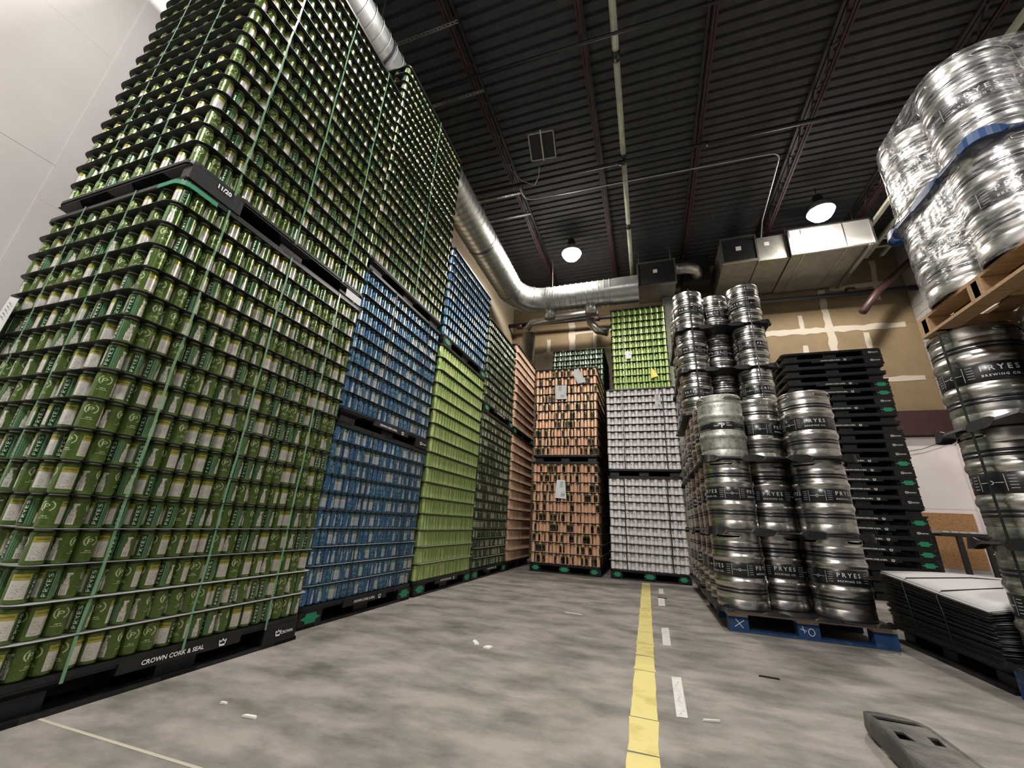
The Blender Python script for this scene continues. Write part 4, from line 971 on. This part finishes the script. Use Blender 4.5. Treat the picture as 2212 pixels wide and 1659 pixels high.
def scrap(lb, x, y, pts, m='scrap'):
    n = len(pts); g = MB().add([(a, b, .001) for a, b in pts]+[(a*.9, b*.9, .008) for a, b in pts], [tuple(range(n))[::-1], tuple(range(n, 2*n))]+[(i, (i+1) % n, n+(i+1) % n, n+i) for i in range(n)])
    thing('scrap', lb, 'litter', (x, y, 0), group='bits of litter on the floor', me=g.mesh('scrap', m))
scrap('crumpled white scrap on the floor, left one of the pair mid-floor', -1.08, 2.66, [(-.03, .035), (-.01, .03), (.035, -.03), (.01, -.045), (-.025, .0)])
scrap('crumpled white scrap on the floor, right one of the pair mid-floor', -.98, 2.60, [(-.02, -.02), (.02, -.025), (.03, .02), (.0, .03), (-.015, .01)])
scrap('small white sliver on the floor right of the nearest white dash', .19, 2.13, [(-.035, -.01), (.035, .012), (.033, .018), (-.035, -.002)])
scrap('small dark stick lying on the floor in front of the blue pallet', .56, 2.85, [(-.05, .0), (.05, -.008), (.05, 0), (-.05, .008)], 'rubber')
scrap('long pale sliver on the floor ahead of the orange load', -.68, 3.85, [(-.08, .01), (.08, -.012), (.08, -.004), (-.08, .018)])
scrap('tiny dark chip on the floor beside the third white dash', .08, 5.25, [(-.05, .02), (.04, .0), (.05, -.03), (.0, -.01)], 'rubber')
scrap('tiny pale chip on the floor near the joint at left', -1.62, 1.42, [(-.015, .0), (.015, .004), (.014, .012), (-.012, .010)])
scrap('pale flake on the floor close to the expansion joint', -1.44, 1.38, [(-.03, .0), (.03, .006), (.026, .02), (-.018, .014)])
scrap('loose white flake on the floor left of the fork tip', .86, 2.02, [(-.0, .0), (.02, -.004), (.02, .002), (.0, .005)]) if False else None

# ---------------------------------------------------------------- pallet jack fork in the lower right corner
t = thing('pallet_jack_fork', 'scuffed grey pallet jack fork tip on the floor, bottom right', 'fork', (.848, 2.355, 0), (0, 0, RZ(-2)))
def zf(y): return .062+min(1, -y/.16)*.028        # top height along the fork (local y from 0 at the tip to negative)
Wf = .083
def halfw(y): return Wf*math.sqrt(max(.05, 1-max(0, 1+y/.10)**2)) if y > -.10 else Wf+(-y-.1)*.02
ys = [0, -.004, -.012, -.025, -.04, -.06, -.08, -.095, -.105, -.175, -.22, -.265, -.33, -.5, -.8, -1.15]
g = MB()
def cell(x0a, x1a, x0b, x1b, ya, yb):
    g.add([(x0a, ya, zf(ya)), (x1a, ya, zf(ya)), (x1b, yb, zf(yb)), (x0b, yb, zf(yb)), (x0a, ya, zf(ya)-.007), (x1a, ya, zf(ya)-.007), (x1b, yb, zf(yb)-.007), (x0b, yb, zf(yb)-.007)],
          [(0, 3, 2, 1), (4, 5, 6, 7), (0, 1, 5, 4), (1, 2, 6, 5), (2, 3, 7, 6), (3, 0, 4, 7)])
for a, b in zip(ys, ys[1:]):
    wa, wb_ = halfw(a), halfw(b)
    if a == -.105: e = .016; cell(-wa, -wa+e, -wb_, -wb_+e, a, b); cell(wa-e, wa, wb_-e, wb_, a, b)
    elif a == -.265: cell(-wa, -.058, -wb_, -.066, a, b); cell(-.03, .035, -.022, .028, a, b); cell(.064, wa, .058, wb_, a, b)
    else: cell(-wa, wa, -wb_, wb_, a, b)
ob('top_plate', g.mesh('top_plate', 'fork_paint'), t)
g = MB(); rim = [(-halfw(q), q) for q in ys[::-1]]+[(halfw(q), q) for q in ys]; n = len(rim)
vs = [(x, y, zf(y)+.003) for x, y in rim]+[(x*1.05, y+.004 if y > -.05 else y, .03) for x, y in rim]+[(x*.97, y-.012 if y > -.05 else y, .012) for x, y in rim]+[(x*.90, y-.008 if y > -.05 else y, zf(y)+.003) for x, y in rim]
g.add(vs, [(r*n+i, (r+1)*n+i, (r+1)*n+i+1, r*n+i+1) for r in (0, 1) for i in range(n-1)]+[(3*n+i, i, i+1, 3*n+i+1) for i in range(n-1)]+[(2*n+i+1, 2*n+i, 3*n+i, 3*n+i+1) for i in range(n-1)], 0, True)
ob('side_rim', g.mesh('side_rim', 'fork_paint'), t)
ob('load_roller', MB().tube([(-.05, -.22, .037), (.05, -.22, .037)], .036, 16).mesh('load_roller', 'rubber'), t)
ob('axle', MB().tube([(-.07, -.22, .037), (.07, -.22, .037)], .01, 8).mesh('axle', 'galvanised'), t)
